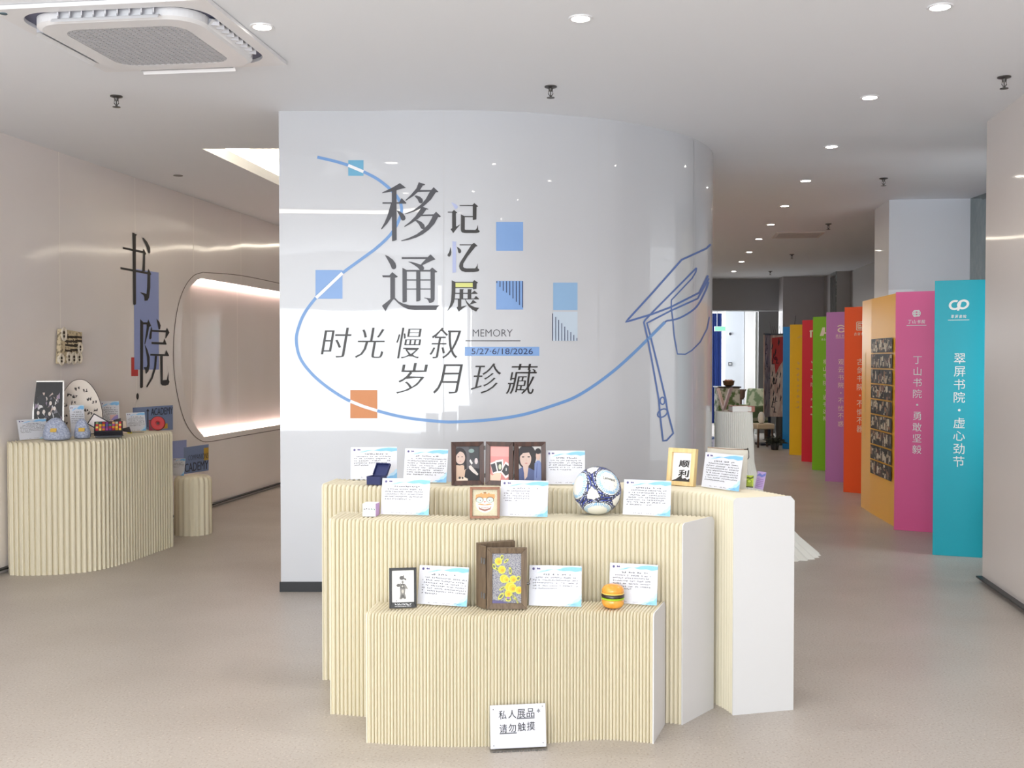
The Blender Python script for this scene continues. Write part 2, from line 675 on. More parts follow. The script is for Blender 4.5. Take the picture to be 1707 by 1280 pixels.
# the blue line that winds round the title and becomes a mortarboard
LINE = [(529, 262), (557, 268.5), (582, 276), (606.5, 286.5), (630, 299), (650, 315), (664, 331), (669.5, 348), (665, 367), (651, 391),
        (628, 413), (606.5, 429), (571, 455), (546, 477), (527, 496), (508, 521.5), (498, 545), (494, 567), (500, 595.6), (519, 622), (547.5, 646.5),
        (584, 668.7), (629, 684.5), (677, 696), (727.5, 702), (761, 703), (817.5, 699.5), (874, 690.5), (930, 673), (960, 661), (993, 640.6),
        (1026.5, 615), (1057.5, 587), (1083, 562), (1108, 537)]
mb = MB()
ribbon(mb, LINE, 5.0, on_wall, .0022, smoothn=6)
mb.build('winding_line', M_vblue, wall_c)
CAPS = [([(1108, 537), (1112, 534.6), (1120, 533.4), (1133.6, 529.5), (1152, 518.8), (1164, 507), (1176, 484), (1181, 470)], 3, 5),
        ([(1184.5, 407), (1177.4, 414), (1136, 433), (1090, 485), (1042.6, 536.8), (1087, 523.5), (1117.6, 512), (1165.5, 487.6), (1180, 459)], 3.2, 0),
        ([(1160.8, 446.4), (1117.6, 490), (1087, 520.8), (1075, 533.5), (1073, 537.4), (1080, 567.5), (1087, 604), (1098, 666), (1100, 691), (1105, 734.8),
          (1111, 734), (1122, 722), (1112, 683), (1109.5, 666), (1097, 612.5), (1083, 556), (1078, 538.5), (1117.6, 518), (1162.8, 497.6), (1170.8, 483), (1181.4, 464)], 2.9, 0),
        ([(1160.8, 446.4), (1160, 452.4), (1153.5, 463.7), (1119, 500), (1118.7, 512), (1121.6, 536), (1123.6, 560), (1129, 590), (1142, 590.5), (1153, 584), (1167, 570), (1178.5, 548), (1182.5, 528)], 2.2, 0),
        (ellipse(1104, 668, 4, 6, 14) + [(1108, 668)], 2.4, 0), (ellipse(1104, 688.5, 9, 6, 14, -.6) + [(1111.4, 683.4)], 2.4, 0)]
mb = MB()
for pts, w_, sm in CAPS:
    ribbon(mb, pts, w_, on_wall, .0022, smoothn=sm)
mb.build('mortarboard_drawing', mat('vinyl_cap_blue', (90, 118, 180), .4), wall_c)


def wsquare(name, m, x0, y0, x1, y1, off=.0016):
    mb = MB()
    gridrect(mb, x0, y0, x1, y1, on_wall, off)
    return mb.build(name, m, wall_c)


def wribbon(pts, w, off, m, parent, name):
    mb = MB()
    ribbon(mb, pts, w, on_wall, off)
    return mb.build(name, m, parent)


s = wsquare('blue_square', M_sq3, 580.5, 267, 606, 293)
wribbon([(580.5, 275.6), (606, 286.4)], 5, .0028, M_whitev, s, 'white_line')
s = wsquare('blue_square', M_sq1, 526, 450, 571, 498)
wribbon([(527, 496.5), (571, 455)], 5, .0028, M_whitev, s, 'white_line')
wsquare('blue_square', M_sq1, 827, 370, 872, 418)
s = wsquare('blue_square', M_sq1, 827, 468, 872, 516)
mb = MB()
for k, y in enumerate((1030, 1052, 1075, 1085, 1100, 1118, 1137, 1155, 1170)):
    x = 828 + k * 5.4
    gridrect(mb, x - .7, 468.5, x + .7, 170 + y / 3.414, on_wall, .003)
mb.build('hanging_stripes', M_stripe, s)
s = wsquare('blue_square', M_sq2, 922, 471, 962.5, 517)
s = wsquare('pale_square', M_fade, 922, 519.5, 962.5, 568)
mb = MB()
for k, y in enumerate((80, 100, 118, 138, 158, 178, 190, 207, 225)):
    x = 921 + k * 5.05
    gridrect(mb, x - .6, 500 + y / 3.556, x + .6, 568, on_wall, .003)
mb.build('rising_stripes', M_stripe, s)
s = wsquare('orange_square', M_orange, 584, 650, 629, 697)
wribbon([(584, 668.6), (606, 677.5), (629, 684.6)], 5, .0028, M_whitev, s, 'white_line')
s = wsquare('date_bar', M_sq1, 775, 578, 899, 593)
mb = MB()
lettering(mb, '5/27·6/18/2026', (786, 590.5, 888, 580.6), on_wall, .003)
mb.build('date_lettering', M_stripe, s)
mb = MB()
lettering(mb, 'MEMORY', (788, 561, 854.5, 549), on_wall, .0022, a=-.012, b=-.012)
mb.build('memory_lettering', M_slate, wall_c)
wribbon([(776, 568), (867.5, 568)], 1.3, .0022, M_slate, wall_c, 'thin_rule')


def strokes(polys, ox, oy, k, fn, off, mi, mb):
    for j, p in enumerate(polys):
        q = [(ox + x / k, oy + y / k) for x, y in p]
        vs_, fs_ = fill2d(q, [])
        mb.add([fn(x, y, off + .00006 * j) for x, y in vs_], fs_, mi)


YI = [[(125, 278), (300, 195), (445, 110), (555, 195), (500, 203), (385, 238), (300, 262), (130, 288)],
      [(300, 230), (385, 230), (388, 1118), (350, 1135), (305, 1142)],
      [(135, 450), (430, 450), (475, 375), (562, 462), (555, 475), (135, 475)],
      [(285, 475), (385, 475), (310, 690), (220, 830), (120, 935), (108, 925), (170, 815), (230, 670)],
      [(385, 595), (430, 605), (500, 650), (540, 705), (545, 745), (525, 772), (490, 775), (470, 760), (440, 690)],
      [(780, 95), (895, 130), (880, 150), (855, 150), (800, 235), (690, 335), (550, 425), (542, 412), (640, 320), (740, 200)],
      [(790, 232), (1000, 232), (1000, 262), (760, 268)],
      [(1045, 182), (1130, 262), (1118, 272), (1085, 272), (1000, 400), (880, 510), (820, 555), (700, 615), (540, 665), (535, 655), (690, 590), (820, 490), (900, 400), (950, 310), (985, 250)],
      [(700, 335), (740, 330), (800, 350), (845, 390), (855, 430), (835, 468), (805, 468), (785, 455), (760, 400)],
      [(840, 525), (955, 570), (945, 580), (915, 578), (850, 670), (760, 750), (640, 830), (530, 888), (520, 878), (620, 800), (720, 700), (790, 600)],
      [(845, 670), (1040, 665), (1040, 695), (815, 698)],
      [(1088, 618), (1172, 700), (1160, 715), (1125, 712), (1060, 830), (960, 940), (850, 1020), (740, 1075), (600, 1120), (470, 1142), (468, 1130), (600, 1085), (740, 1020), (850, 940), (950, 840), (1010, 735), (1030, 680)],
      [(715, 770), (760, 768), (830, 800), (880, 850), (888, 895), (870, 928), (840, 928), (820, 910), (780, 840)]]
TONG = [[(178, 105), (240, 130), (320, 190), (365, 250), (378, 300), (375, 340), (350, 360), (320, 360), (300, 345), (270, 270)],
        [(130, 468), (260, 468), (310, 412), (408, 490), (398, 502), (358, 512), (358, 870), (330, 900), (275, 900), (275, 505), (140, 502)],
        [(275, 890), (330, 890), (240, 1010), (190, 1108), (125, 1010)],
        [(330, 880), (360, 870), (420, 930), (500, 970), (620, 1000), (760, 1005), (1160, 1002), (1105, 1040), (1090, 1085), (700, 1085), (590, 1070), (500, 1030), (420, 970)],
        [(478, 145), (940, 145), (990, 95), (1078, 185), (1030, 200), (840, 290), (818, 272), (905, 180), (478, 180)],
        [(588, 225), (650, 228), (760, 260), (850, 290), (878, 340), (865, 375), (800, 375), (760, 330), (690, 280)],
        [(490, 335), (560, 370), (568, 370), (568, 935), (535, 950), (492, 952)],
        [(560, 372), (985, 372), (985, 402), (560, 402)], [(735, 375), (808, 375), (810, 910), (785, 928), (735, 935)],
        [(975, 372), (1020, 328), (1112, 405), (1100, 415), (1065, 420), (1062, 900), (1040, 940), (1000, 958), (965, 960), (945, 910), (915, 885), (875, 875), (880, 865), (990, 878), (988, 400)],
        [(560, 540), (990, 540), (990, 562), (560, 562)], [(560, 702), (990, 702), (990, 722), (560, 722)]]
JI = [[(115, 510), (250, 512), (310, 455), (405, 540), (395, 552), (365, 552), (368, 960), (400, 955), (490, 895), (492, 910), (380, 1040), (285, 1165), (205, 1045), (250, 1010), (250, 540), (120, 540)],
      [(478, 308), (870, 308), (925, 245), (1045, 345), (1035, 360), (998, 365), (990, 745), (930, 760), (878, 768), (878, 340), (480, 332)],
      [(518, 590), (620, 645), (878, 645), (878, 675), (635, 675), (635, 1050), (660, 1062), (960, 1065), (1000, 1020), (1035, 910), (1045, 1060), (1085, 1090), (1090, 1120), (1060, 1145), (980, 1162), (640, 1162), (560, 1145), (525, 1110), (515, 1060)]]
JIDOT = [[(225, 225), (360, 280), (420, 340), (420, 390), (380, 430), (340, 430)]]
YIBAR = [[(260, 215), (330, 235), (385, 225), (372, 250), (372, 1170), (262, 1185)]]
YI2 = [[(190, 400), (215, 460), (228, 560), (215, 640), (180, 690), (140, 690), (108, 660), (115, 620), (160, 560), (180, 480)],
       [(390, 388), (450, 420), (510, 470), (528, 520), (518, 565), (485, 588), (450, 580), (432, 550), (425, 490)],
       [(475, 318), (850, 318), (918, 268), (1025, 360), (1010, 380), (970, 380), (720, 690), (590, 900), (585, 1000), (620, 1035), (690, 1050), (950, 1048), (1000, 980), (1030, 890), (1030, 1045), (1080, 1080), (1070, 1125), (1020, 1145), (900, 1160), (660, 1162), (540, 1130), (480, 1060), (460, 980), (480, 890), (540, 790), (830, 345), (478, 345)]]
ZHAN = [[(238, 185), (340, 232), (355, 240), (350, 560), (335, 720), (310, 850), (250, 970), (115, 1118), (110, 1108), (180, 950), (220, 790), (235, 500)],
        [(340, 235), (880, 235), (880, 258), (340, 258)], [(925, 178), (1045, 262), (1000, 280), (995, 445), (895, 465), (880, 430), (875, 240)],
        [(350, 398), (890, 398), (890, 425), (350, 425)], [(480, 455), (610, 460), (588, 490), (588, 760), (475, 760)],
        [(725, 455), (855, 462), (835, 490), (835, 760), (722, 760)], [(340, 570), (850, 570), (930, 500), (1030, 590), (1020, 600), (340, 600)],
        [(330, 742), (915, 742), (975, 660), (1075, 755), (1065, 768), (330, 768)],
        [(425, 765), (530, 765), (528, 990), (690, 950), (690, 960), (450, 1140), (385, 1015), (425, 985)],
        [(640, 768), (660, 770), (720, 860), (820, 950), (940, 1005), (1085, 1030), (1040, 1060), (985, 1140), (860, 1080), (760, 990), (690, 890)],
        [(885, 780), (1005, 870), (940, 880), (830, 915), (790, 930), (800, 900)]]
mb = MB()
strokes(YI, 625, 295, 10.667, on_wall, .003, 0, mb)
strokes(TONG, 625, 415, 10.667, on_wall, .003, 0, mb)
mb.build('title_lettering', M_slate, wall_c)
mb = MB()
strokes(JI, 740, 325, 18.286, on_wall, .003, 0, mb)
strokes(YI2, 740, 390, 18.286, on_wall, .003, 0, mb)
strokes(ZHAN, 740, 457, 18.286, on_wall, .003, 0, mb)
strokes(JIDOT + [], 740, 325, 18.286, on_wall, .003, 1, mb)
strokes(YIBAR, 740, 390, 18.286, on_wall, .003, 1, mb)
strokes([rect(355, 262, 878, 395)], 740, 457, 18.286, on_wall, .003, 2, mb)
mb.build('exhibition_lettering', [M_slate2, M_lilac, M_lime], wall_c)
mb = MB()
for ch, b_ in zip('时光慢叙', ((62, 110, 430, 450), (450, 110, 825, 455), (895, 110, 1245, 460), (1290, 110, 1680, 460))):
    lettering(mb, ch, (525 + b_[0] / 6.83, 530 + b_[3] / 6.83, 525 + b_[2] / 6.83, 530 + b_[1] / 6.83), on_wall, .003, a=.002, b=-.019, shear=.17)
for ch, b_ in zip('岁月珍藏', ((62, 65, 420, 400), (468, 80, 800, 400), (875, 70, 1240, 400), (1265, 75, 1630, 405))):
    lettering(mb, ch, (650 + b_[0] / 6.565, 595 + b_[3] / 6.565, 650 + b_[2] / 6.565, 595 + b_[1] / 6.565), on_wall, .003, a=.002, b=-.017, shear=.2)
mb.build('slogan_lettering', M_slate2, wall_c)

# left wall: a plane with the lit round-ended niche
LA, LD = Vector((-3.78, 7.6, 0)), Vector((.158, .9874, 0)).normalized()
LN = Vector((LD.y, -LD.x, 0))         # out of the wall, into the room


def left_sz(px, py):
    d = Vector(ray(px, py))
    t = (LA - Vector((0, 0, CAM))).dot(LN) / d.dot(LN)
    p = Vector((0, 0, CAM)) + d * t
    return ((p - LA).dot(LD), p.z)


def lw(s_, z_, w):
    return LA + LD * s_ + Vector((0, 0, z_)) + LN * w


def on_left(u, v, w):
    s_, z_ = left_sz(u, v)
    return lw(s_, z_, w)


rim = [(330, 466), (320, 475), (312, 487), (306, 508), (302, 545), (301.5, 590), (304, 635), (311, 675), (320, 700), (330, 716), (338, 724)]
nl = [left_sz(*p) for p in rim]
ztop, zbot = left_sz(342, 465)[1], left_sz(346, 727)[1]
s0 = left_sz(337, 600)[0]
SEND = 7.6
niche = [(SEND, ztop), (s0, ztop)] + [(a, min(max(b, zbot), ztop)) for a, b in nl] + [(s0 + .03, zbot), (SEND, zbot)]
vs2, fs2 = fill2d([(-10.6, 0), (15.2, 0), (15.2, CEIL), (-10.6, CEIL)], [niche])
mb = MB()
mb.add([lw(s_, z_, 0) for s_, z_ in vs2], fs2)
n = len(niche)
mb.add([lw(s_, z_, 0) for s_, z_ in niche] + [lw(s_, z_, -.15) for s_, z_ in niche], [(i, (i + 1) % n, n + (i + 1) % n, n + i) for i in range(n)])
mb.add([lw(s_, z_, -.15) for s_, z_ in niche], [tuple(range(n))])
mb.box(lw(2, CEIL / 2, -.3), (.1, 27, CEIL), rz=-math.asin(LD.x))
wall_l = struct('wall_left', mb, M_gloss2)
mb = MB()
outl = [(470, 473), (400, 459), (345, 454.5), (336, 454.5), (322, 460), (308, 478), (297, 508), (290.5, 550), (289, 590), (291, 630), (298, 670), (308, 702), (320, 722), (334, 734), (350, 736), (400, 727), (470, 715)]
ribbon(mb, outl, 1.1, on_left, .002, smoothn=5)
mb.build('niche_outline', mat('outline_dark', (92, 80, 76), .4), wall_l)
mb = MB()
for zz in (ztop - .008, zbot + .008):
    mb.bar(lw(s0 + .03, zz, -.12), lw(SEND - .05, zz, -.12), .012, .03)
tag(mb.build('niche_light_strip', M_led, wall_l), 'glowing pinkish light strip along the niche edge')
for x in (100, 226, 323, 402):
    mb = MB()
    s_ = left_sz(x, 500)[0]
    if x < 300:
        mb.add([lw(s_ - .003, .07, .0012), lw(s_ + .003, .07, .0012), lw(s_ + .003, CEIL, .0012), lw(s_ - .003, CEIL, .0012)], [(0, 1, 2, 3)])
    else:
        mb.add([lw(s_ - .003, ztop + .05, .0012), lw(s_ + .003, ztop + .05, .0012), lw(s_ + .003, CEIL, .0012), lw(s_ - .003, CEIL, .0012)], [(0, 1, 2, 3)])
    mb.build('panel_seam', M_seam2, wall_l)
for x in (341, 416):
    mb = MB()
    s_ = left_sz(x, 600)[0]
    mb.add([lw(s_ - .003, zbot, -.148), lw(s_ + .003, zbot, -.148), lw(s_ + .003, ztop, -.148), lw(s_ - .003, ztop, -.148)], [(0, 1, 2, 3)])
    mb.build('panel_seam', M_seam2, wall_l)
mb = MB()
mb.bar(lw(-10, .035, .006), lw(15, .035, .006), .07, .012)
struct('baseboard_left', mb, M_black)


def lpoly(name, m, pts, off=.0015, parent=wall_l):
    mb = MB()
    mb.flat(pts, on_left, off)
    return mb.build(name, m, parent)


lpoly('blue_panel_print', M_acblue, [(223, 448), (264.3, 454.2), (264.8, 616), (223.5, 616)])
lpoly('red_corner_print', M_acred, [(218.5, 595.6), (223.5, 595.6), (223.5, 616), (229.8, 616), (229.8, 627), (218.5, 627)], .0022)
lpoly('round_dot_print', M_slate2, ellipse(229, 660.6, 2.2, 5.4, 14))
SHU = [[(275, 68), (345, 100), (328, 125), (330, 1160), (310, 1175), (288, 1165), (280, 330)],
       [(128, 288), (435, 350), (447, 315), (487, 395), (470, 408), (467, 660), (425, 660), (440, 385), (128, 318)],
       [(92, 595), (505, 672), (520, 622), (562, 705), (548, 720), (548, 900), (530, 1060), (505, 1105), (460, 1110), (455, 1050), (440, 1020), (395, 985), (400, 980), (490, 1005), (500, 900), (505, 705), (92, 628)],
       [(425, 150), (445, 148), (500, 210), (545, 300), (548, 370), (535, 390), (515, 375), (490, 290)]]
YUAN = [[(345, 95), (385, 135), (382, 1000), (365, 1015), (345, 1010)],
        [(380, 138), (440, 138), (452, 98), (490, 185), (465, 200), (445, 300), (410, 430), (402, 425), (432, 200), (430, 165), (380, 165)],
        [(405, 430), (440, 500), (470, 600), (470, 720), (455, 790), (425, 825), (415, 815), (412, 770), (390, 740), (395, 735), (430, 735), (440, 700), (435, 600)],
        [(562, 90), (600, 130), (618, 180), (610, 235), (590, 230), (578, 170)],
        [(492, 190), (503, 230), (495, 350), (475, 368), (463, 350), (470, 290)],
        [(500, 238), (685, 245), (702, 208), (735, 275), (685, 355), (680, 350), (685, 272), (500, 262)],
        [(495, 400), (650, 405), (668, 355), (698, 430), (690, 436), (495, 428)],
        [(478, 558), (675, 562), (692, 505), (730, 580), (722, 588), (478, 582)],
        [(540, 585), (570, 585), (555, 750), (510, 890), (435, 1008), (425, 995), (490, 870), (530, 740)],
        [(612, 585), (645, 585), (645, 910), (700, 905), (722, 790), (722, 900), (735, 930), (720, 970), (680, 982), (640, 980), (618, 955)]]
mb = MB()
strokes(SHU, 190, 380, 9.145, on_left, .004, 0, mb)
strokes(YUAN, 190, 520, 8, on_left, .004, 0, mb)
mb.build('academy_title_lettering', M_slate2, wall_l)
p = lpoly('blue_rectangle_print', M_acblue2, [(221, 679.5), (288, 675.2), (288, 716), (221, 720)])


def lskew(ch, x0, x1, yt0, yt1, yb0, yb1, name, m, parent, off=.004, **k):
    """lettering on the left wall between two slanting lines"""
    mb = MB()

    def fn(u, v, w):
        t = yt0 + (yt1 - yt0) * u
        b = yb0 + (yb1 - yb0) * u
        return on_left(x0 + (x1 - x0) * u, b + (t - b) * v, w)
    lettering(mb, ch, (0, 0, 1, 1), fn, off, **k)
    return mb.build(name, m, parent)


lskew('ACADEMY', 251, 287.5, 680.8, 678, 692.5, 690, 'academy_lettering', M_navy, p, a=.02, b=.0)
lpoly('arrow_print', M_navy, [(246, 681), (248.6, 685.5), (246.9, 685.5), (246.9, 712), (245.2, 712), (245.2, 685.5), (243.2, 685.5)], .003)
lpoly('yellow_print', M_gold, [(272, 706), (279, 705.5), (279, 714), (272, 714.5)], .003)
lpoly('violet_rectangle_print', M_acblue, [(283, 735.5), (310.8, 733.2), (310.8, 790), (283, 792)])
p = lpoly('blue_rectangle_print', M_acblue2, [(306, 746), (347.5, 740.2), (347.5, 784), (306, 790)], .0022)
lpoly('yellow_print', M_gold, [(339.3, 746.8), (347.3, 745.6), (347.3, 766.3), (339.3, 767.4)], .003)
lskew('COMPANIONS', 313, 347, 759.5, 754.5, 767.5, 763.5, 'companions_lettering', M_navy, p, a=-.004, b=-.016)
lskew('ACADEMY', 300, 347, 774.5, 766.5, 788.5, 781.5, 'academy_lettering', M_navy, p, a=.02)

# right wall: the near pier of the passage on the right
RE = Vector((3.33, 7.4, 0))
RA = RE - CD * 10.5
mb = MB()
q = [RA, RE, RE + CN * 2.2, RA + CN * 2.2]
mb.add([(a.x, a.y, z) for z in (0, CEIL) for a in q], [(i, (i + 1) % 4, 4 + (i + 1) % 4, 4 + i) for i in range(4)])
struct('wall_right', mb, bump(mat('gloss_right_panel', (226, 218, 214), .3, spec=.45, coat=.5, coat_rough=.06), .8, .012, 1., 1., coat=True))
mb = MB()
mb.bar(RA + Vector((-.006, 0, .036)), RE + Vector((-.006, 0, .036)) + CD * .004, .072, .012)
struct('baseboard_right', mb, M_black)
mb = MB()
mb.box((1.55, -2.6, CEIL / 2), (2.0, .12, CEIL))  # unseen, added to block daylight on the right so it comes from the left
mb.box((-2.5, -2.6, CEIL - .1), (6.2, .12, .2))
struct('wall_daylight_block', mb, M_white)


def prismstruct(name, pts, z0, z1, m):
    mb = MB()
    n_ = len(pts)
    mb.add([(a[0], a[1], z) for z in (z0, z1) for a in pts], [(i, (i + 1) % n_, n_ + (i + 1) % n_, n_ + i) for i in range(n_)] + [tuple(range(n_))[::-1], tuple(range(n_, 2 * n_))])
    return struct(name, mb, m)


# passage on the right: columns, reveals, end wall, doorway
prismstruct('column_near', [(3.935, 10.99), (4.745, 10.905), (4.85, 11.6), (4.03, 11.7)], 0, CEIL, mat('column_panel', (222, 226, 234), .35, coat=.6))
M_mirror = bump(mat('mirror_steel', (150, 158, 156), .16, metal=.95), 5, .02)
prismstruct('wall_reveal', [(4.73, 8.3), (4.745, 10.905), (5.2, 10.9), (5.2, 8.3)], 0, CEIL, M_mirror)
prismstruct('wall_east', [(5.2, 8.3), (5.3, 8.3), (7.6, 31), (7.5, 31)], 0, CEIL, M_grey)
prismstruct('column_far', [(6.112, 19.8), (6.76, 19.78), (6.9, 21.1), (6.25, 21.1)], 0, CEIL, M_grey)
prismstruct('column_mirror', [(6.10, 19.82), (6.112, 19.8), (6.28, 21.07), (6.262, 21.07)], 0, CEIL, M_mirror)
prismstruct('wall_end', [(5.43, 21.08), (6.28, 21.06), (6.3, 21.4), (5.43, 21.4)], 0, CEIL, mat('end_wall_grey', (168, 164, 166), .4, coat=.3))
prismstruct('window_1', [(6.76, 19.9), (7.2, 19.9), (7.2, 19.95), (6.76, 19.95)], 0, CEIL - .12, mat('dark_blue_glass', (26, 36, 62), .08))
prismstruct('lintel_doorway', [(3.2, 21.6), (5.6, 21.6), (5.6, 22.0), (3.2, 22.0)], 2.585, CEIL, M_dark)
prismstruct('wall_behind', [(-6, 16.2), (3.2, 21.6), (3.2, 22.0), (-6, 16.6)], 0, CEIL, M_grey)
prismstruct('wall_far_room', [(2.5, 28.6), (7.5, 28.6), (7.5, 28.8), (2.5, 28.8)], 0, CEIL, M_white)
prismstruct('wall_far_side', [(2.4, 22), (2.5, 22), (2.5, 28.8), (2.4, 28.8)], 0, CEIL, M_white)
prismstruct('column_white', [(4.87, 24.0), (5.30, 24.0), (5.34, 24.6), (4.91, 24.6)], 0, CEIL, mat('column_white_paint', (232, 238, 246), .4))
prismstruct('wall_grey_return', [(5.305, 23.9), (5.54, 23.6), (5.7, 28), (5.5, 28)], 0, CEIL, mat('return_grey', (176, 174, 172), .5))
prismstruct('door_1', [(5.14, 22.2), (5.19, 22.2), (5.19, 22.25), (5.14, 22.25)], 0, 2.58, mat('frosted_light_edge', (222, 228, 226), .3))
prismstruct('wall_dark_panel', [(5.28, 22.5), (5.71, 22.5), (5.71, 22.6), (5.28, 22.6)], 0, CEIL, mat('dark_panel', (110, 108, 106), .5))

# ------------------------------------------------------------------ ceiling things


def downlight_proto():
    t = thing('downlight', 'x', 'ceiling light', (0, 0, CEIL), 0, 'recessed downlights in the white ceiling')
    mb = MB()
    prof = [(.044, -.001), (.046, -.006), (.058, -.006), (.060, -.001), (.060, .0)]
    vs_, fs_ = [], []
    n_ = 28
    for r, z in prof:
        vs_ += [(r * cos(2 * pi * k / n_), r * sin(2 * pi * k / n_), z) for k in range(n_)]
    for i in range(len(prof) - 1):
        fs_ += [(i * n_ + k, i * n_ + (k + 1) % n_, (i + 1) * n_ + (k + 1) % n_, (i + 1) * n_ + k) for k in range(n_)]
    mb.add(vs_, fs_)
    mb.build('trim_ring', M_plastic, t, smooth=True)
    mb = MB()
    mb.lathe([(0, -.0045), (.03, -.004), (.0455, -.002)], 28)
    mb.build('lens', M_lamp, t)
    return t


RIGHT = [(1567, 11), (1450, 162), (1386, 244), (1343, 301), (1308, 343), (1285, 374), (1265, 398), (1249, 420), (1236, 436), (1223, 452)]
spots = [(onz(437, 44, CEIL), 'downlight beside the square air conditioner'), (onz(968, 30, CEIL), 'glowing downlight in the near ceiling centred above the exhibition wall')]
names = ['nearest', 'second', 'third', 'fourth', 'fifth', 'sixth', 'seventh', 'eighth', 'ninth', 'tenth and farthest']
for i, p in enumerate(RIGHT):
    spots.append((onz(*p, CEIL), 'glowing round downlight, %s of the row along the right passage' % names[i]))
d0 = spots[0][0] - CD * 1.65
spots += [(d0, 'downlight in the near ceiling left of the camera'), (spots[1][0] - CD * 1.62, 'downlight in the near ceiling straight above the camera'),
          (spots[2][0] - CD * 1.65, 'downlight in the near ceiling right of the camera'), (spots[2][0] - CD * 3.3, 'downlight in the ceiling close to the shop front on the right'),
          (spots[1][0] - CD * 3.3, 'downlight in the ceiling close to the shop front in the middle')]
proto = None
for p, lab in spots:
    if proto is None:
        proto = o = downlight_proto()
    else:
        o = clone(proto, (0, 0, 0), 0)
    o.location = (p.x, p.y, CEIL)
    o['label'] = lab if len(lab.split()) > 3 else 'round ' + lab
    l = bpy.data.lights.new('downlight_beam', 'SPOT')
    l.energy, l.spot_size, l.spot_blend, l.shadow_soft_size, l.color = (10 if p.y < 4.6 else 28 if p.y < 6 else 14 if p.y < 10 else 7.5 if p.y < 17 else 26), radians(140), .8, .045, ((1, .98, .95) if p.y < 8 else (1, .89, .77))
    lo = bpy.data.objects.new('downlight_beam', l)
    COL.objects.link(lo)
    lo.location = (p.x, p.y, CEIL - .02)


def sprinkler():
    t = thing('sprinkler', 'x', 'sprinkler', (0, 0, CEIL), 0, 'fire sprinklers under the ceiling')
    mb = MB()
    mb.lathe([(.038, 0), (.038, -.006), (.014, -.014), (.012, -.03)], 18)
    mb.build('flange', M_chrome, t, smooth=True)
    mb = MB()
    mb.tube([(-.012, 0, -.03), (-.014, 0, -.045), (0, 0, -.066)], .003, 6)
    mb.tube([(.012, 0, -.03), (.014, 0, -.045), (0, 0, -.066)], .003, 6)
    mb.tube([(0, 0, -.03), (0, 0, -.066)], .0035, 6)
    mb.build('yoke', M_chrome, t)
    mb = MB()
    mb.lathe([(.006, -.066), (.024, -.068), (.024, -.071), (.006, -.073)], 18)
    mb.build('deflector', M_chrome, t)
    return t


SPR = [((194, 160), 'sprinkler near the square air conditioner'), ((918, 144), 'sprinkler in front of the curved white wall'), ((1674, 128), 'sprinkler beside the right-hand pier'),
       ((1473, 297), 'sprinkler left of the near passage column'), ((1381, 373), 'sprinkler before the flat ceiling vent'), ((1320, 424), 'sprinkler behind the flat ceiling vent'), ((1284, 452), 'small farthest sprinkler before the dark lintel')]
proto = None
for (x, y), lab in SPR:
    p = onz(x, y, CEIL)
    if proto is None:
        proto = o = sprinkler()
    else:
        o = clone(proto, (0, 0, 0), 0)
    o.location = (p.x, p.y, CEIL)
    o['label'] = 'dark metal ' + lab
p = onz(297, 292.5, CEIL)
t = thing('ceiling_sensor', 'small round black recessed sensor in the ceiling above the left passage', 'sensor', (p.x, p.y, CEIL))
mb = MB()
mb.lathe([(.0, -.003), (.034, -.003), (.036, 0)], 20)
mb.build('lens_cover', mat('black_lens', (22, 20, 20), .3), t)
mb = MB()
mb.lathe([(.036, -.004), (.042, -.004), (.043, 0), (.036, 0)], 20)
mb.build('trim_ring', M_chrome, t)
t = thing('ceiling_vent', 'flat grey ceiling vent over the right passage', 'vent', onz(1330, 391, CEIL), math.radians(-8))
mb = MB()
mb.box((0, 0, -.006), (.62, .62, .012))
mb.build('frame', mat('vent_frame', (218, 210, 204), .5), t)
for k in range(5):
    mb = MB()
    mb.box((0, -.2 + k * .1, -.015), (.54, .05, .006))
    mb.build('slat', mat('vent_slat', (192, 184, 178), .5), t)


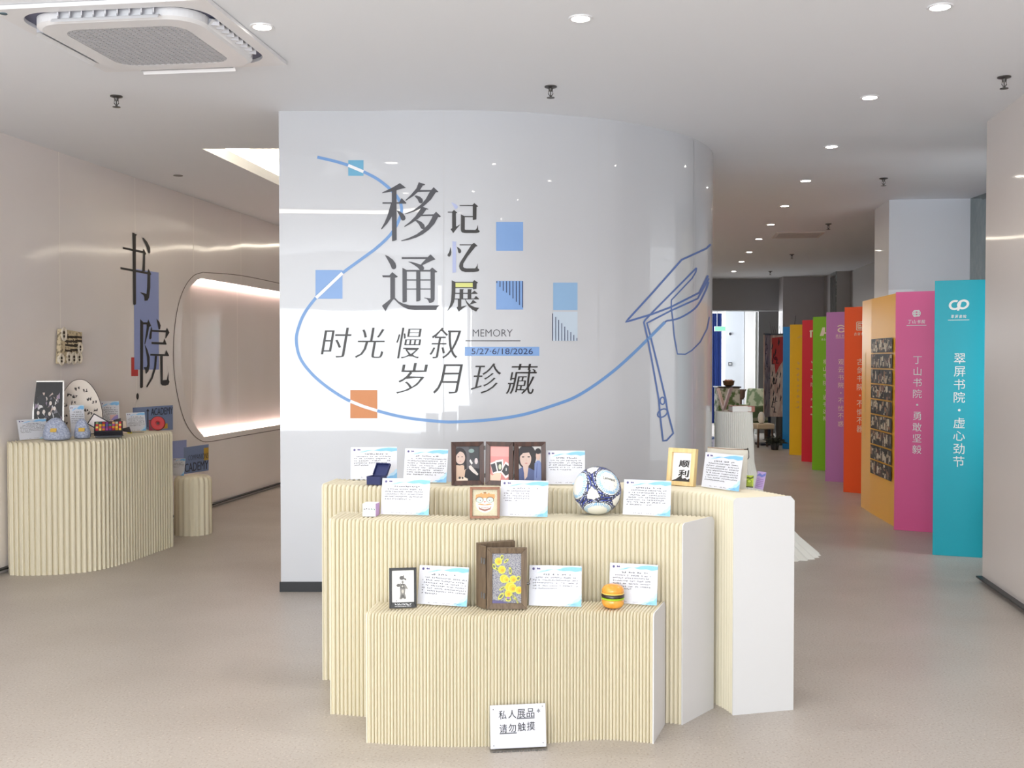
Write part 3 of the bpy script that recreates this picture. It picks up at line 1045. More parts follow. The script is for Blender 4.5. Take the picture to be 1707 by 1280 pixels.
def ac_unit():
    c = Vector((-1.865, 5.45, CEIL))
    t = thing('air_conditioner', 'white square ceiling cassette air conditioner with perforated grille', 'air conditioner', c, radians(-7.6))
    H = .54
    vs_, fs_ = fill2d(rect(-H, -H, H, H), [rrect(-.475, -.475, .475, .475, .17, 10)])
    mb = MB()
    hole_ = rrect(-.475, -.475, .475, .475, .17, 10)
    n_ = len(hole_)
    mb.add([(x, y, -.022) for x, y in vs_], fs_)
    mb.add([(x, y, z) for z in (-.022, -.002) for x, y in rect(-H, -H, H, H)], [(i, (i + 1) % 4, 4 + (i + 1) % 4, 4 + i) for i in range(4)])
    mb.add([(x, y, z) for z in (-.022, -.004) for x, y in hole_], [(i, (i + 1) % n_, n_ + (i + 1) % n_, n_ + i) for i in range(n_)])
    mb.build('frame_panel', M_plastic, t)
    mb = MB()
    mb.add([(x, y, -.004) for x, y in hole_], [tuple(range(n_))])
    mb.build('shadow_gap', M_plasticd, t)
    mb = MB()

    def fn(u, v, w):
        return Vector((u, v, w))
    a_ = rrect(-.455, -.42, .42, .455, .16, 10)
    ctr = rrect(-.41, -.41, .41, .41, .15, 10)
    top_ = rrect(-.43, -.43, .43, .43, .155, 10)
    m_ = len(ctr)
    ga = rrect(-.315, -.315, .315, .315, .1, 8)
    vs_, fs_ = fill2d(ctr, [ga])
    mb.add([(x, y, -.058) for x, y in vs_], fs_)
    mb.add([(x, y, -.058) for x, y in ctr] + [(x, y, -.046) for x, y in top_] + [(x, y, -.006) for x, y in top_], [(i, (i + 1) % m_, m_ + (i + 1) % m_, m_ + i) for i in range(m_)] + [(m_ + i, m_ + (i + 1) % m_, 2 * m_ + (i + 1) % m_, 2 * m_ + i) for i in range(m_)])
    k_ = len(ga)
    mb.add([(x, y, z) for z in (-.058, -.05) for x, y in ga], [(i, (i + 1) % k_, k_ + (i + 1) % k_, k_ + i) for i in range(k_)])
    cp = mb.build('centre_panel', M_plastic, t)
    # perforated grille: crossed ribs over a grey backing
    mb = MB()
    mb.add([(x, y, -.05) for x, y in ga], [tuple(range(k_))])
    g = mb.build('intake_grille', mat('grille_backing', (112, 113, 118), .5), t)
    mb = MB()

    def half(y):
        y = abs(y)
        return .313 if y < .215 else .213 + math.sqrt(max(0, .01 - (y - .215) ** 2))
    for i in range(25):
        y = -.3 + i * .025
        h_ = half(y)
        mb.box((0, y, -.0545), (2 * h_, .013, .005))
    for i in range(19):
        x = -.3 + i * .0333
        h_ = half(x)
        mb.box((x, 0, -.055), (.013, 2 * h_, .005))
    mb.build('grille_ribs', mat('grille_ribs_grey', (186, 187, 192), .5), g)
    for k, ang in enumerate((0, pi / 2, pi, 1.5 * pi)):
        R = Matrix.Rotation(ang, 3, 'Z')
        mb = MB()
        pts = []
        for j in range(6):
            f = j / 5
            pts.append((.43 + .034 * f, -.055 + .012 * sin(f * pi) + .03 * f * (1 if k in (0,) else -.35)))
        vs_ = [R @ Vector((x, yy, z)) for yy in (-.27, .27) for x, z in pts]
        vs_ += [R @ Vector((x, yy, z + .004)) for yy in (-.27, .27) for x, z in pts]
        fs_ = [(j, j + 1, 7 + j, 6 + j) for j in range(5)] + [(12 + j, 13 + j, 19 + j, 18 + j) for j in range(5)]
        mb.add(vs_, fs_)
        lv = mb.build('louver', M_plastic, t, smooth=True)
        for j in range(9):
            mb = MB()
            yy = -.24 + j * .06
            mb.box(R @ Vector((.449, yy, -.026)), (.05, .006, .03), R=R @ Matrix.Rotation(.5, 3, 'Z'))
            mb.build('vane', mat('vane_grey', (205, 206, 212), .4), lv)
    mb = MB()
    mb.lathe([(0, -.026), (.017, -.025), (.018, -.022)], 16, c=(-.495, -.485, 0))
    mb.build('sensor', mat('sensor_teal', (70, 96, 108), .3), t)
    return t


ac_unit()

for nm, lab, a_, b_ in (('assumed_linear_light', 'assumed slim linear light across the near ceiling in front of the shop front', (-4.3, 2.5), (-1.35, 2.5)),
                        ('assumed_linear_light', 'assumed slim linear light across the ceiling behind the curved wall', (-2.1, 14.9), (2.75, 14.9))):
    t = thing(nm, lab, 'ceiling light', ((a_[0] + b_[0]) / 2, a_[1], CEIL))  # unseen lamps, assumed from bright bands reflected in the glossy walls
    h = (b_[0] - a_[0]) / 2
    mb = MB()
    mb.box((0, 0, -.009), (2 * h + .04, .32, .016))
    mb.build('housing', M_plastic, t)
    mb = MB()
    mb.box((0, 0, -.018), (2 * h, .26, .004))
    mb.build('diffuser', M_strip if a_[1] < 5 else M_strip2, t)

# ------------------------------------------------------------------ pleated paper plinths


def plinth(name, label, front, back, h, pleats, d=.009, r=.02, group=None, ends=(True, True), dens=None, cat='plinth'):
    """folded paper stand: every fold runs up the front, over the top and down the back"""
    Fp = Path(smooth_curve([(x, y, 0) for x, y in front], 10))
    Bp = Path(smooth_curve([(x, y, 0) for x, y in back], 10))
    mid = (Fp.at(.5) + Bp.at(.5)) / 2
    t = thing(name, label, cat, (mid.x, mid.y, 0), 0, group)
    rnd = random.Random(len(label))
    rows = []
    cyc = ((0., 1.), (.2, .28), (.5, 0.), (.8, .28))
    st_ = [((i + c[0]) / pleats, c[1] * rnd.uniform(.9, 1.1)) for i in range(pleats) for c in cyc] + [(1., 0.)]
    st_[0] = (0., 0.)
    N = len(st_)
    for i in range(N):
        u = st_[i][0]
        if dens:
            u = dens(u)
        a, b = Fp.at(u) - mid, Bp.at(u) - mid
        ax = (b - a)
        W = ax.length
        ax = ax / W
        ins = d * st_[i][1]
        zt = h - ins * .7
        j = Vector((0, 0, 0))
        prof = [(ins, 0), (ins, zt - r - ins)]
        for k in range(1, 4):
            an = pi / 2 * k / 4
            prof.append((ins + r * (1 - cos(an)), zt - r + r * sin(an)))
        prof += [(ins + r, zt), (W - ins - r, zt), (W - ins, zt - r), (W - ins, 0)]
        rows.append([a + j + ax * p + Vector((0, 0, z)) for p, z in prof])
    m = len(rows[0])
    mb = MB()
    mb.add([p for row in rows for p in row], [(i * m + k, i * m + k + 1, (i + 1) * m + k + 1, (i + 1) * m + k) for i in range(N - 1) for k in range(m - 1)])
    mb.add(rows[0], [tuple(range(m))])
    mb.add(rows[-1], [tuple(range(m))[::-1]])
    mb.build('pleated_paper', M_paper, t)
    for e, flag in zip((0, -1), ends):
        if not flag:
            continue
        row = rows[e]
        a, b = row[0], row[-1]
        ax = (b - a)
        ax.z = 0
        nn = Vector((ax.y, -ax.x, 0)).normalized()
        inn = rows[6][0] if e == 0 else rows[-7][0]
        if nn.dot(a - inn) < 0:
            nn = -nn
        mb = MB()
        pr = [p + nn * .0006 for p in row]
        mb.add(pr + [p + nn * .005 for p in pr], [tuple(range(m)), tuple(range(m, 2 * m))] + [(k, (k + 1) % m, m + (k + 1) % m, m + k) for k in range(m)])
        mb.build('end_board', M_paperw if e else M_paper, t)
    return t


ZF, ZM, ZB, ZL = .535, .87, .963, .972
plinth('paper_plinth', 'lowest cream pleated paper plinth, nearest, with a notice standing at its foot',
       [(-.592, 4.27), (-.36, 4.228), (-.10, 4.226), (.146, 4.262), (.33, 4.30), (.44, 4.297), (.574, 4.262)],
       [(-.565, 4.50), (-.36, 4.46), (-.12, 4.43), (.146, 4.47), (.33, 4.51), (.48, 4.51), (.655, 4.495)], ZF, 86, .017, group='pleated paper plinths in the stepped display')
plinth('paper_plinth', 'middle cream pleated paper plinth carrying the football',
       [(-.80, 4.62), (-.51, 4.55), (-.17, 4.475), (.0, 4.50), (.12, 4.55), (.37, 4.57), (.57, 4.535), (.728, 4.485)],
       [(-.78, 4.87), (-.5, 4.80), (-.16, 4.735), (.02, 4.76), (.16, 4.80), (.44, 4.815), (.68, 4.78), (.905, 4.705)], ZM, 84, .019, group='pleated paper plinths in the stepped display')
plinth('paper_plinth', 'tallest cream pleated paper plinth, curving forward at the right to a wide white end',
       [(-.925, 5.12), (-.7, 5.07), (-.3, 4.98), (.1, 4.99), (.5, 4.95), (.75, 4.89), (.89, 4.80), (.945, 4.71), (.974, 4.61)],
       [(-.89, 5.39), (-.68, 5.345), (-.28, 5.26), (.12, 5.27), (.56, 5.23), (.87, 5.13), (1.09, 4.99), (1.19, 4.84), (1.262, 4.685)], ZB, 92, .019, group='pleated paper plinths in the stepped display')
plinth('paper_plinth', 'cream pleated paper plinth against the left wall, holding blue knitted pieces',
       [(-3.659, 7.62), (-3.52, 7.60), (-3.30, 7.65), (-3.10, 7.78), (-2.985, 8.05), (-2.92, 8.4), (-2.85, 8.80)],
       [(-3.735, 7.75), (-3.685, 8.0), (-3.635, 8.3), (-3.585, 8.6), (-3.535, 8.85), (-3.45, 9.05), (-3.3, 9.15)], ZL, 42, .024, r=.03, ends=(False, False))
t = thing('paper_stool', 'low round cream pleated paper stool beside the plinth at the left wall', 'stool', (-2.885, 9.47, 0))
mb = MB()


def lobes(a, z):
    return 1 + .045 * cos(18 * a)


mb.lathe([(.16, 0), (.158, .47), (.15, .505), (.13, .525), (.04, .522), (0, .515)], 144, rad=lobes)
mb.build('pleated_paper', M_paper, t, smooth=True, angle=60)

# white pleated pedestal at the mouth of the right passage
PC = Vector((1.90, 8.98, 0))
t = thing('draped_pedestal', 'tall white pleated paper pedestal flaring out to the floor, with books on top', 'pedestal', PC)
mb = MB()


def flare(z):
    return .155 + .03 * (1.13 - z)


vs_, fs_ = [], []
NP, zs = 120, [0, .12, .3, .5, .7, .74, .9, 1.05, 1.12, 1.13]
for z in zs:
    for k in range(NP):
        a = 2 * pi * k / NP
        fl = max(0, cos(a + 1.12)) ** 2
        r_ = .152 + .02 * (1.13 - z) + fl * (.06 * (1.13 - z) + .62 * max(0, .72 - z) ** 2.0 * 2.0)
        r_ *= 1 + (.02 if k % 2 else -.02)
        if abs(z - .72) < .021:
            r_ *= .985
        vs_.append((r_ * cos(a), r_ * sin(a), z))
for i in range(len(zs) - 1):
    fs_ += [(i * NP + k, i * NP + (k + 1) % NP, (i + 1) * NP + (k + 1) % NP, (i + 1) * NP + k) for k in range(NP)]
fs_.append(tuple((len(zs) - 1) * NP + k for k in range(NP)))
mb.add(vs_, fs_)
mb.build('pleated_skirt', mat('white_pleated_paper', (236, 236, 230), .75), t)

# ------------------------------------------------------------------ description cards


def scribble(mb, fn, u0, u1, v, cell, rnd, w, mi=0, gap=.12, tilt=0.):
    u = u0
    while u < u1:
        if rnd.random() > gap:
            cx, cy = u + cell * .45, v + tilt * (u - u0)
            for _ in range(3):
                ln, an = cell * rnd.uniform(.25, .42), rnd.choice((0, 0, pi / 2, pi / 2, .8, -.8)) + rnd.uniform(-.15, .15)
                ox, oy = rnd.uniform(-.25, .25) * cell, rnd.uniform(-.28, .28) * cell
                dx, dy, th = cos(an) * ln, sin(an) * ln, cell * .115
                px, py = -sin(an) * th, cos(an) * th
                X, Y = cx + ox, cy + oy
                mb.flat([(X - dx - px, Y - dy - py), (X + dx - px, Y + dy - py), (X + dx + px, Y + dy + py), (X - dx + px, Y - dy + py)], fn, w, mi)
        u += cell


def card(label, bl, br, z, ytop, rows, seed, group, lean=12, pale=False, tilt=0., rows_to=.9, ink=None, h=None):
    """printed card in a clear stand; bl and br are its lower corners in the photo, read on the shelf it stands on"""
    a, b = onz(*bl, z), onz(*br, z)
    d = b - a
    W = d.length
    rz = math.atan2(d.y, d.x)
    Y = (a.y + b.y) / 2
    H = h or (((bl[1] + br[1]) / 2 - ytop) / F * Y * 1.0 / cos(radians(lean)))
    L = radians(lean)
    t = thing('description_card', label, 'card', (a + b) / 2 + Vector((0, 0, .0008)), rz, group)
    fn0 = leaned(L)
    fn = lambda u, v, w: fn0((u - .5) * W, .004 + v * (H - .004), w)
    mb = MB()
    mb.prism(rect(-W / 2 - .002, 0.003, W / 2 + .002, H + .002), fn0, -.0035, -.0015)
    mb.box((0, .016, .0012), (W + .002, .036, .0024))
    mb.prism(rect(-W / 2 - .002, 0.003, W / 2 + .002, H + .002), fn0, .0032, .0045)
    mb.build('clear_stand', M_clear, t)
    mb = MB()
    mb.prism(rect(0, 0, 1, 1), fn, -.0008, .0008)
    pc = mb.build('printed_sheet', M_card, t)
    mb = MB()
    mb.flat([(.15, .80), (.24, .875), (.38, .915), (.55, .905), (.66, .965), (.8, .985), (1, .975), (1, .90), (.9, .885), (.78, .87), (.66, .90), (.5, .895), (.36, .87), (.24, .83)], fn, .0012, 0)
    mb.flat([(.50, .895), (.66, .95), (.82, .97), (1, .95), (1, .875), (.88, .845), (.77, .875), (.64, .86)], fn, .0014, 1)
    mb.flat([(.20, .825), (.36, .895), (.45, .90), (.33, .855)], fn, .0014, 1)
    mb.flat([(.66, 0), (1, 0), (1, .31), (.955, .27), (.93, .2), (.87, .17), (.82, .09), (.74, .06)], fn, .0012, 0)
    mb.flat([(.76, 0), (1, 0), (1, .2), (.93, .1), (.86, .09)], fn, .0014, 1)
    mb.build('wave_print', [M_wave2, M_wave], pc)
    rnd = random.Random(seed)
    mb = MB()
    mb.flat(ellipse(.08, .91, .024, .034, 12), fn, .0014, 0)
    mb.flat([(.14, .92), (.165, .945), (.175, .92), (.2, .94), (.215, .9), (.19, .895), (.18, .905), (.16, .89)], fn, .0014, 0)
    mb.build('emblem_print', M_logo, pc)
    mb = MB()
    scribble(mb, fn, .26, .80, .775, .045, rnd, .0014, 0, .22)
    for k in range(rows):
        last = k == rows - 1
        scribble(mb, fn, .07 if k else .12, (.35 + .4 * rnd.random()) if last else rows_to, .70 - k * .068, .036, rnd, .0014, 0, .14, tilt)
    mb.build('handwriting', ink or (M_inkpale if pale else M_ink), pc)
    mb = MB()
    for u0, u1 in ((.22, .27), (.32, .40), (.5, .56), (.58, .66)):
        scribble(mb, fn, u0, u1, .05, .03, rnd, .0014, 0, .1)
    scribble(mb, fn, .74, .9, .045, .028, rnd, .0016, 1, 0)
    mb.build('signature_line', [M_inkpale, M_deep], pc)
    return t


G_B, G_M, G_F, G_L = 'cards on the tallest plinth', 'cards on the middle plinth', 'cards on the lowest plinth', 'cards on the left plinth'
card('white description card behind the open navy jewellery box', (584.5, 800), (661.8, 799), ZB, 746, 5, 1, G_B, rows_to=.86)
card('white description card filled with eight lines, between the navy box card and the triptych', (672, 804), (744, 806), ZB, 749, 8, 2, G_B, tilt=-.01, rows_to=.95)
card('white description card behind the football, right of the triptych', (910, 808.5), (975, 809), ZB, 752, 5, 3, G_B)
card('white description card turned to the left beside the pale wood frame', (1169, 812.5), (1231.5, 821), ZB, 757, 8, 4, G_B, lean=10)
card('white description card behind the small white cube on the middle plinth', (634.4, 858.6), (714.5, 860.5), ZM, 799, 5, 5, G_M, rows_to=.86)
card('white description card with writing washed out by glare beside the lion head frame', (833, 861.5), (912.5, 863.5), ZM, 802, 5, 6, G_M, pale=True, rows_to=.6)  # overexposure put into the ink as a paler grey
card('white description card right of the football on the middle plinth', (1038, 859), (1117, 862.5), ZM, 801.5, 7, 7, G_M, rows_to=.88)
card('white description card beside the black framed shadow puppet', (695.5, 1008), (778, 1013), ZF, 946, 7, 8, G_F, tilt=-.05, rows_to=.95)
card('white description card right of the hinged wooden flower case', (881.5, 1011), (969, 1013), ZF, 945, 5, 9, G_F)
card('white description card behind the toy hamburger', (1014.5, 1006), (1094.7, 1011), ZF, 942, 6, 10, G_F, rows_to=.85)

# ------------------------------------------------------------------ frames and pictures
COLS = {}


def flatcol(rgb, rough=.45):
    k = 'print_%02x%02x%02x' % tuple(rgb)
    return mat(k, rgb, rough)


def picture(name, fn, W, H, base, shapes, parent, off=.0, m_base=None):
    """printed picture: a sheet with flat shapes given in 0..1 across and up"""
    mats, idx = [m_base or flatcol(base)], {}
    mb = MB()
    f2 = lambda u, v, w: fn((u - .5) * W, v * H, w)
    mb.prism(rect(0, 0, 1, 1), f2, off - .0012, off)
    for j, (poly, c) in enumerate(shapes):
        if c not in idx:
            idx[c] = len(mats)
            mats.append(flatcol(c))
        q = [(min(max(u, 0), 1), min(max(v, 0), 1)) for u, v in poly]
        vs_, fs_ = fill2d(q, [])
        mb.add([f2(u, v, off + .0002 + .00012 * j) for u, v in vs_], fs_, idx[c])
    return mb.build(name, mats, parent)


def moulding(mb, fn, W, H, fw, t0, t1, fw_b=None, mi=0, lip=0.):
    """mitred frame bars round a W x H field (v starts at 0)"""
    fb = fw_b or fw
    o_ = [(-W / 2, 0), (W / 2, 0), (W / 2, H), (-W / 2, H)]
    i_ = [(-W / 2 + fw, fb), (W / 2 - fw, fb), (W / 2 - fw, H - fw), (-W / 2 + fw, H - fw)]
    for k in range(4):
        k2 = (k + 1) % 4
        q = [o_[k], o_[k2], i_[k2], i_[k]]
        vs_ = [fn(u, v, t0) for u, v in q] + [fn(*q[0], t1), fn(*q[1], t1), fn(*q[2], t1 - lip), fn(*q[3], t1 - lip)]
        mb.add(vs_, [(0, 3, 2, 1), (4, 5, 6, 7), (0, 1, 5, 4), (2, 3, 7, 6), (1, 2, 6, 5), (3, 0, 4, 7)], mi)


M_dwood = mottle(mat('dark_walnut', (66, 46, 42), .4), (84, 58, 50), 6, stretch=(8, 1, 1))
M_mwood = mottle(mat('red_brown_wood', (132, 88, 62), .4), (150, 102, 74), 7, stretch=(6, 1, 1))
M_gwood = mottle(mat('weathered_grey_brown_wood', (116, 98, 78), .6), (90, 74, 58), 9, .35, .65, stretch=(14, 14, 1.2))
M_pwood = mottle(mat('pale_yellow_wood', (222, 192, 134), .5), (232, 206, 152), 6, stretch=(8, 1, 1))

# triptych of three hinged photo frames
SKIN, HAIR, DEN = (208, 184, 174), (48, 44, 48), (88, 100, 142)
ART1 = [(rect(0, 0, 1, 1), (92, 90, 96)), ([(.55, 1), (1, 1), (1, .55), (.6, .6)], (70, 72, 76)), ([(0, 0), (.34, 0), (.46, .22), (.4, .42), (.1, .5), (0, .5)], (206, 178, 158)),
        (ellipse(.16, .70, .30, .26, 20), HAIR), ([(0, .45), (.06, .45), (.05, .75), (0, .8)], HAIR), ([(.34, .75), (.44, .75), (.46, .35), (.36, .3)], HAIR),
        (ellipse(.19, .66, .205, .185, 20), SKIN), ([(.0, .88), (.1, .9), (.2, .95), (.3, .9), (.42, .8), (.4, .74), (.24, .9), (.05, .76), (0, .7)], HAIR),
        (ellipse(.11, .69, .035, .012), (60, 50, 56)), (ellipse(.27, .69, .035, .012), (60, 50, 56)), (ellipse(.19, .565, .05, .012), (198, 148, 142)),
        ([(.34, 0), (1, 0), (1, .34), (.62, .38), (.4, .3)], (44, 44, 50)), ([(.55, .42), (.64, .44), (.86, .26), (.95, .18), (.9, .14), (.7, .24), (.56, .34)], (214, 206, 202)),
        ([(.62, .62), (.72, .5), (.66, .46), (.57, .57)], (226, 224, 224)), (ellipse(.86, .56, .07, .09), (214, 204, 206)), (ellipse(.66, .86, .12, .06), (136, 158, 156)),
        ([(.06, .03), (.3, .12), (.5, .05), (.5, 0), (.05, 0)], (232, 214, 196)), (ellipse(.16, .085, .05, .035), (60, 58, 62)), (ellipse(.28, .08, .04, .03), (60, 58, 62))]
ART2 = [(rect(0, .42, 1, 1), (214, 138, 136)), (rect(0, .7, 1, 1), (226, 158, 154)), (rect(0, 0, 1, .44), (206, 132, 128)), ([(0, 0), (.55, 0), (.6, .2), (.4, .26), (.12, .14), (0, .2)], (230, 196, 176)),
        ([(.0, .5), (.28, .56), (.42, .24), (.16, .18)], (240, 226, 226)), ([(.03, .46), (.26, .51), (.37, .27), (.16, .22)], (56, 54, 62)),
        ([(.28, .58), (.68, .62), (.72, .24), (.40, .22)], (244, 234, 234)), ([(.33, .53), (.62, .56), (.66, .29), (.43, .27)], (64, 66, 66)), (ellipse(.53, .40, .08, .08), (196, 202, 180)),
        ([(.82, .56), (1, .49), (1, .13), (.84, .06), (.56, .24)], (246, 222, 222)), ([(.82, .49), (1, .42), (1, .2), (.83, .14), (.62, .27)], (54, 54, 58)), (ellipse(.86, .33, .03, .05), (190, 190, 190))]
ART3 = [(rect(0, 0, 1, 1), (198, 196, 196)), (ellipse(.36, .70, .42, .36, 24), HAIR), ([(.55, .85), (.75, .6), (.68, .1), (.5, .2)], HAIR), ([(0, .5), (.08, .5), (.1, .9), (0, .95)], HAIR),
        ([(0, 0), (0, .33), (.22, .42), (.5, .36), (.72, .28), (.8, 0)], DEN), ([(.2, .42), (.44, .42), (.38, .12), (.26, .02)], SKIN), (ellipse(.31, .64, .25, .25, 24), SKIN),
        ([(.02, .72), (.1, .96), (.5, .98), (.62, .8), (.58, .66), (.46, .82), (.2, .8), (.08, .72)], HAIR), (ellipse(.2, .69, .06, .018), (56, 44, 46)), (ellipse(.45, .69, .06, .018), (56, 44, 46)),
        (ellipse(.34, .505, .06, .016), (192, 128, 122)), ([(.31, .64), (.37, .58), (.33, .57)], (206, 172, 158)), (ellipse(.86, .84, .13, .1, 18), (40, 38, 44)), (ellipse(.86, .72, .10, .13, 18), (206, 176, 164)), (ellipse(.86, .83, .11, .06, 14), (40, 38, 44)),
        ([(.68, .0), (.7, .5), (.82, .58), (.92, .58), (1, .5), (1, 0)], (120, 136, 184)), ([(.1, .1), (.2, .34), (.24, .2), (.2, .02)], (80, 92, 140)), ([(.76, .1), (.8, .5), (.83, .5), (.8, .05)], (92, 106, 156))]
tl, tr = onz(752.8, 809.4, ZB), onz(807, 808.2, ZB)
ml, mr = onz(809.2, 808.2, ZB), onz(855, 809.6, ZB)
rl, rr = onz(857.4, 809.4, ZB), onz(910, 808.6, ZB)
tri = thing('triptych_frame', 'dark walnut three-part hinged photo frame standing open', 'photo frame', (ml.x + .07, ml.y, ZB + .001))
base = tri.location.copy()
for (a, b), art, c in (((tl, tr), ART1, 'black and white portrait of two people'), ((ml, mr), ART2, 'pink picture of a hand with three instant photos'), ((rl, rr), ART3, 'portrait of two people in denim')):
    a, b = a - Vector((0, 0, ZB)), b - Vector((0, 0, ZB))
    d = b - a
    W, rz = d.length, math.atan2(d.y, d.x)
    mid_ = (a + b) / 2 - Vector((base.x, base.y, 0))
    Rm = Matrix.Rotation(rz, 3, 'Z')
    f0 = leaned(radians(3))
    fn = lambda u, v, w, f0=f0, Rm=Rm, mid_=mid_: mid_ + Rm @ f0(u, v, w)
    H = .2095
    mb = MB()
    moulding(mb, fn, W, H, .022, -.012, .006, lip=.003)
    mb.prism(rect(-W / 2 + .004, .004, W / 2 - .004, H - .004), fn, -.010, -.006)
    fr = mb.build('frame_leaf', M_dwood, tri, bevel=.001)
    pf = lambda u, v, w, fn=fn: fn(u, v + .022, w)
    o = picture('photo', pf, W - .043, H - .043, (92, 90, 96), art, fr, off=-.003)
    o['label'] = c
for q in (tr, mr):
    mb = MB()
    q = q - Vector((base.x, base.y, ZB))
    for z in (.035, .17):
        mb.lathe([(.0035, z), (.0035, z + .02)], 10, c=(q.x + .0028, q.y, 0))
    mb.build('hinge', M_chrome, tri)


def standing_frame(name, label, bl, br, z, ytop, lean=10, cat='picture frame', H=None):
    a, b = onz(*bl, z), onz(*br, z)
    d = b - a
    t = thing(name, label, cat, (a + b) / 2 + Vector((0, 0, .001)), math.atan2(d.y, d.x))
    H = H or ((bl[1] + br[1]) / 2 - ytop) / F * (a.y + b.y) / 2 / cos(radians(lean))
    return t, leaned(radians(lean)), d.length, H


# square lion-head frame
t, fn, W, H = standing_frame('square_frame', 'small square red-brown frame with an orange lion head picture', (783.4, 864.2), (833, 864.2), ZM, 812.5, 6)
mb = MB()
moulding(mb, fn, W, H, .011, -.004, .014, lip=.001)
fr = mb.build('frame', M_mwood, t, bevel=.0012)
OR, WH = (214, 150, 88), (246, 240, 228)
LION = [(ellipse(.5, .45, .36, .33, 24), WH), ([(.12, .62), (.14, .80), (.3, .84), (.36, .88), (.42, .83), (.5, .87), (.6, .83), (.66, .88), (.72, .83), (.9, .82), (.9, .68), (.8, .6), (.5, .68), (.2, .6)], OR),
        (ellipse(.29, .61, .16, .12), (120, 84, 60)), (ellipse(.71, .61, .16, .12), (120, 84, 60)), (ellipse(.29, .6, .135, .1), (186, 206, 196)), (ellipse(.71, .6, .135, .1), (186, 206, 196)), (ellipse(.31, .6, .06, .055), (248, 246, 238)), (ellipse(.69, .6, .06, .055), (248, 246, 238)),
        (ellipse(.31, .59, .025, .025), (70, 60, 60)), (ellipse(.69, .59, .025, .025), (70, 60, 60)), ([(.44, .54), (.5, .57), (.56, .54), (.5, .49)], (214, 130, 120)), ([(.2, .44), (.3, .47), (.5, .43), (.7, .47), (.8, .44), (.7, .42), (.5, .39), (.3, .42)], (206, 150, 96)), ([(.24, .36), (.5, .31), (.76, .36), (.72, .24), (.5, .17), (.28, .24)], (150, 104, 92)),
        ([(.28, .335), (.5, .29), (.72, .335), (.70, .30), (.5, .25), (.30, .30)], (240, 232, 222)), (ellipse(.5, .88, .06, .03), (150, 110, 60)), ([(.24, .36), (.3, .4), (.7, .4), (.76, .36), (.7, .34), (.3, .34)], (250, 248, 240))]
pf = lambda u, v, w: fn(u, v + .011, w)
picture('lion_picture', pf, W - .022, H - .022, (214, 206, 178), LION, fr, off=.002,
        m_base=mottle(mat('speckled_beige_backing', (224, 216, 190), .6), (186, 180, 150), 900, .45, .55))

# black frame with a shadow puppet
t, fn2, W, H = standing_frame('black_frame', 'black photo frame with a grey shadow puppet figure on white', (649, 1014.5), (694.6, 1013), ZF, 948, 9)
mb = MB()
moulding(mb, fn2, W, H, .011, -.004, .008, fw_b=.024)
fr = mb.build('frame', mat('satin_black', (22, 22, 24), .35), t, bevel=.0012)
GR, GD = (130, 128, 124), (92, 90, 88)
PUP = [([(.34, .10), (.38, .26), (.36, .44), (.62, .44), (.6, .26), (.66, .12), (.58, .09), (.5, .12), (.42, .09)], GR), ([(.36, .44), (.40, .58), (.58, .58), (.66, .5), (.62, .42)], GD),
       ([(.22, .50), (.30, .58), (.42, .60), (.38, .48)], GR), (ellipse(.29, .53, .08, .05), GD), ([(.58, .58), (.64, .54), (.74, .40), (.62, .42), (.54, .5)], GR), (ellipse(.49, .63, .05, .05), GR),
       (ellipse(.47, .76, .07, .065), GR), ([(.34, .78), (.42, .84), (.46, .8), (.54, .86), (.56, .76), (.66, .74), (.66, .68), (.52, .72), (.44, .7), (.36, .72)], GD), ([(.26, .61), (.32, .54), (.33, .55), (.27, .62)], GD),
       ([(.38, .12), (.44, .24), (.54, .24), (.6, .12), (.5, .15)], GD), (ellipse(.49, .34, .05, .06), (190, 186, 176)), (ellipse(.48, .5, .04, .03), (190, 186, 176)), (ellipse(.2, .05, .03, .016), GD), (ellipse(.82, .88, .02, .03), (190, 186, 176))]
pf = lambda u, v, w: fn2(u, v + .024, w)
picture('puppet_picture', pf, W - .022, H - .035, (248, 247, 240), PUP, fr, off=.002)
mb = MB()
rnd = random.Random(31)
scribble(mb, lambda u, v, w: fn2((u - .5) * W, v * W, w), .2, .74, .135, .075, rnd, .0088, 0, 0)
scribble(mb, lambda u, v, w: fn2((u - .5) * W, v * W, w), .2, .78, .07, .03, rnd, .0088, 0, 0)
mb.build('caption_print', M_whitev, fr)

# hinged wooden case with yellow flowers
a, b = onz(811, 1016, ZF), onz(878.5, 1016, ZF)
t = thing('wooden_flower_case', 'weathered wooden hinged case with yellow flowers on a grey panel', 'display case', (a.x, a.y, ZF + .001), math.atan2((b - a).y, (b - a).x))
W, H = (b - a).length, .254
f0 = leaned(radians(2))
fnd = lambda u, v, w: f0(u + W / 2, v, w)
mb = MB()
moulding(mb, fnd, W, H, .024, -.022, .0, lip=.006)
lf = mb.build('door_frame', M_gwood, t, bevel=.0012)
YF, YO, YG, GY = (246, 190, 48), (236, 160, 40), (206, 206, 84), (146, 146, 158)
FLO = []
for cx, cy, r_ in ((.21, .84, .10), (.33, .67, .11), (.4, .49, .115), (.48, .475, .08), (.72, .48, .10), (.62, .32, .15), (.70, .30, .12), (.92, .26, .1), (.55, .19, .10)):
    FLO.append((ellipse(cx, cy, r_ + .03, (r_ + .03) * .6), YG))
    FLO.append((ellipse(cx, cy, r_, r_ * .6), YF))
    FLO.append((ellipse(cx + .02, cy - .01, r_ * .5, r_ * .28), YO))
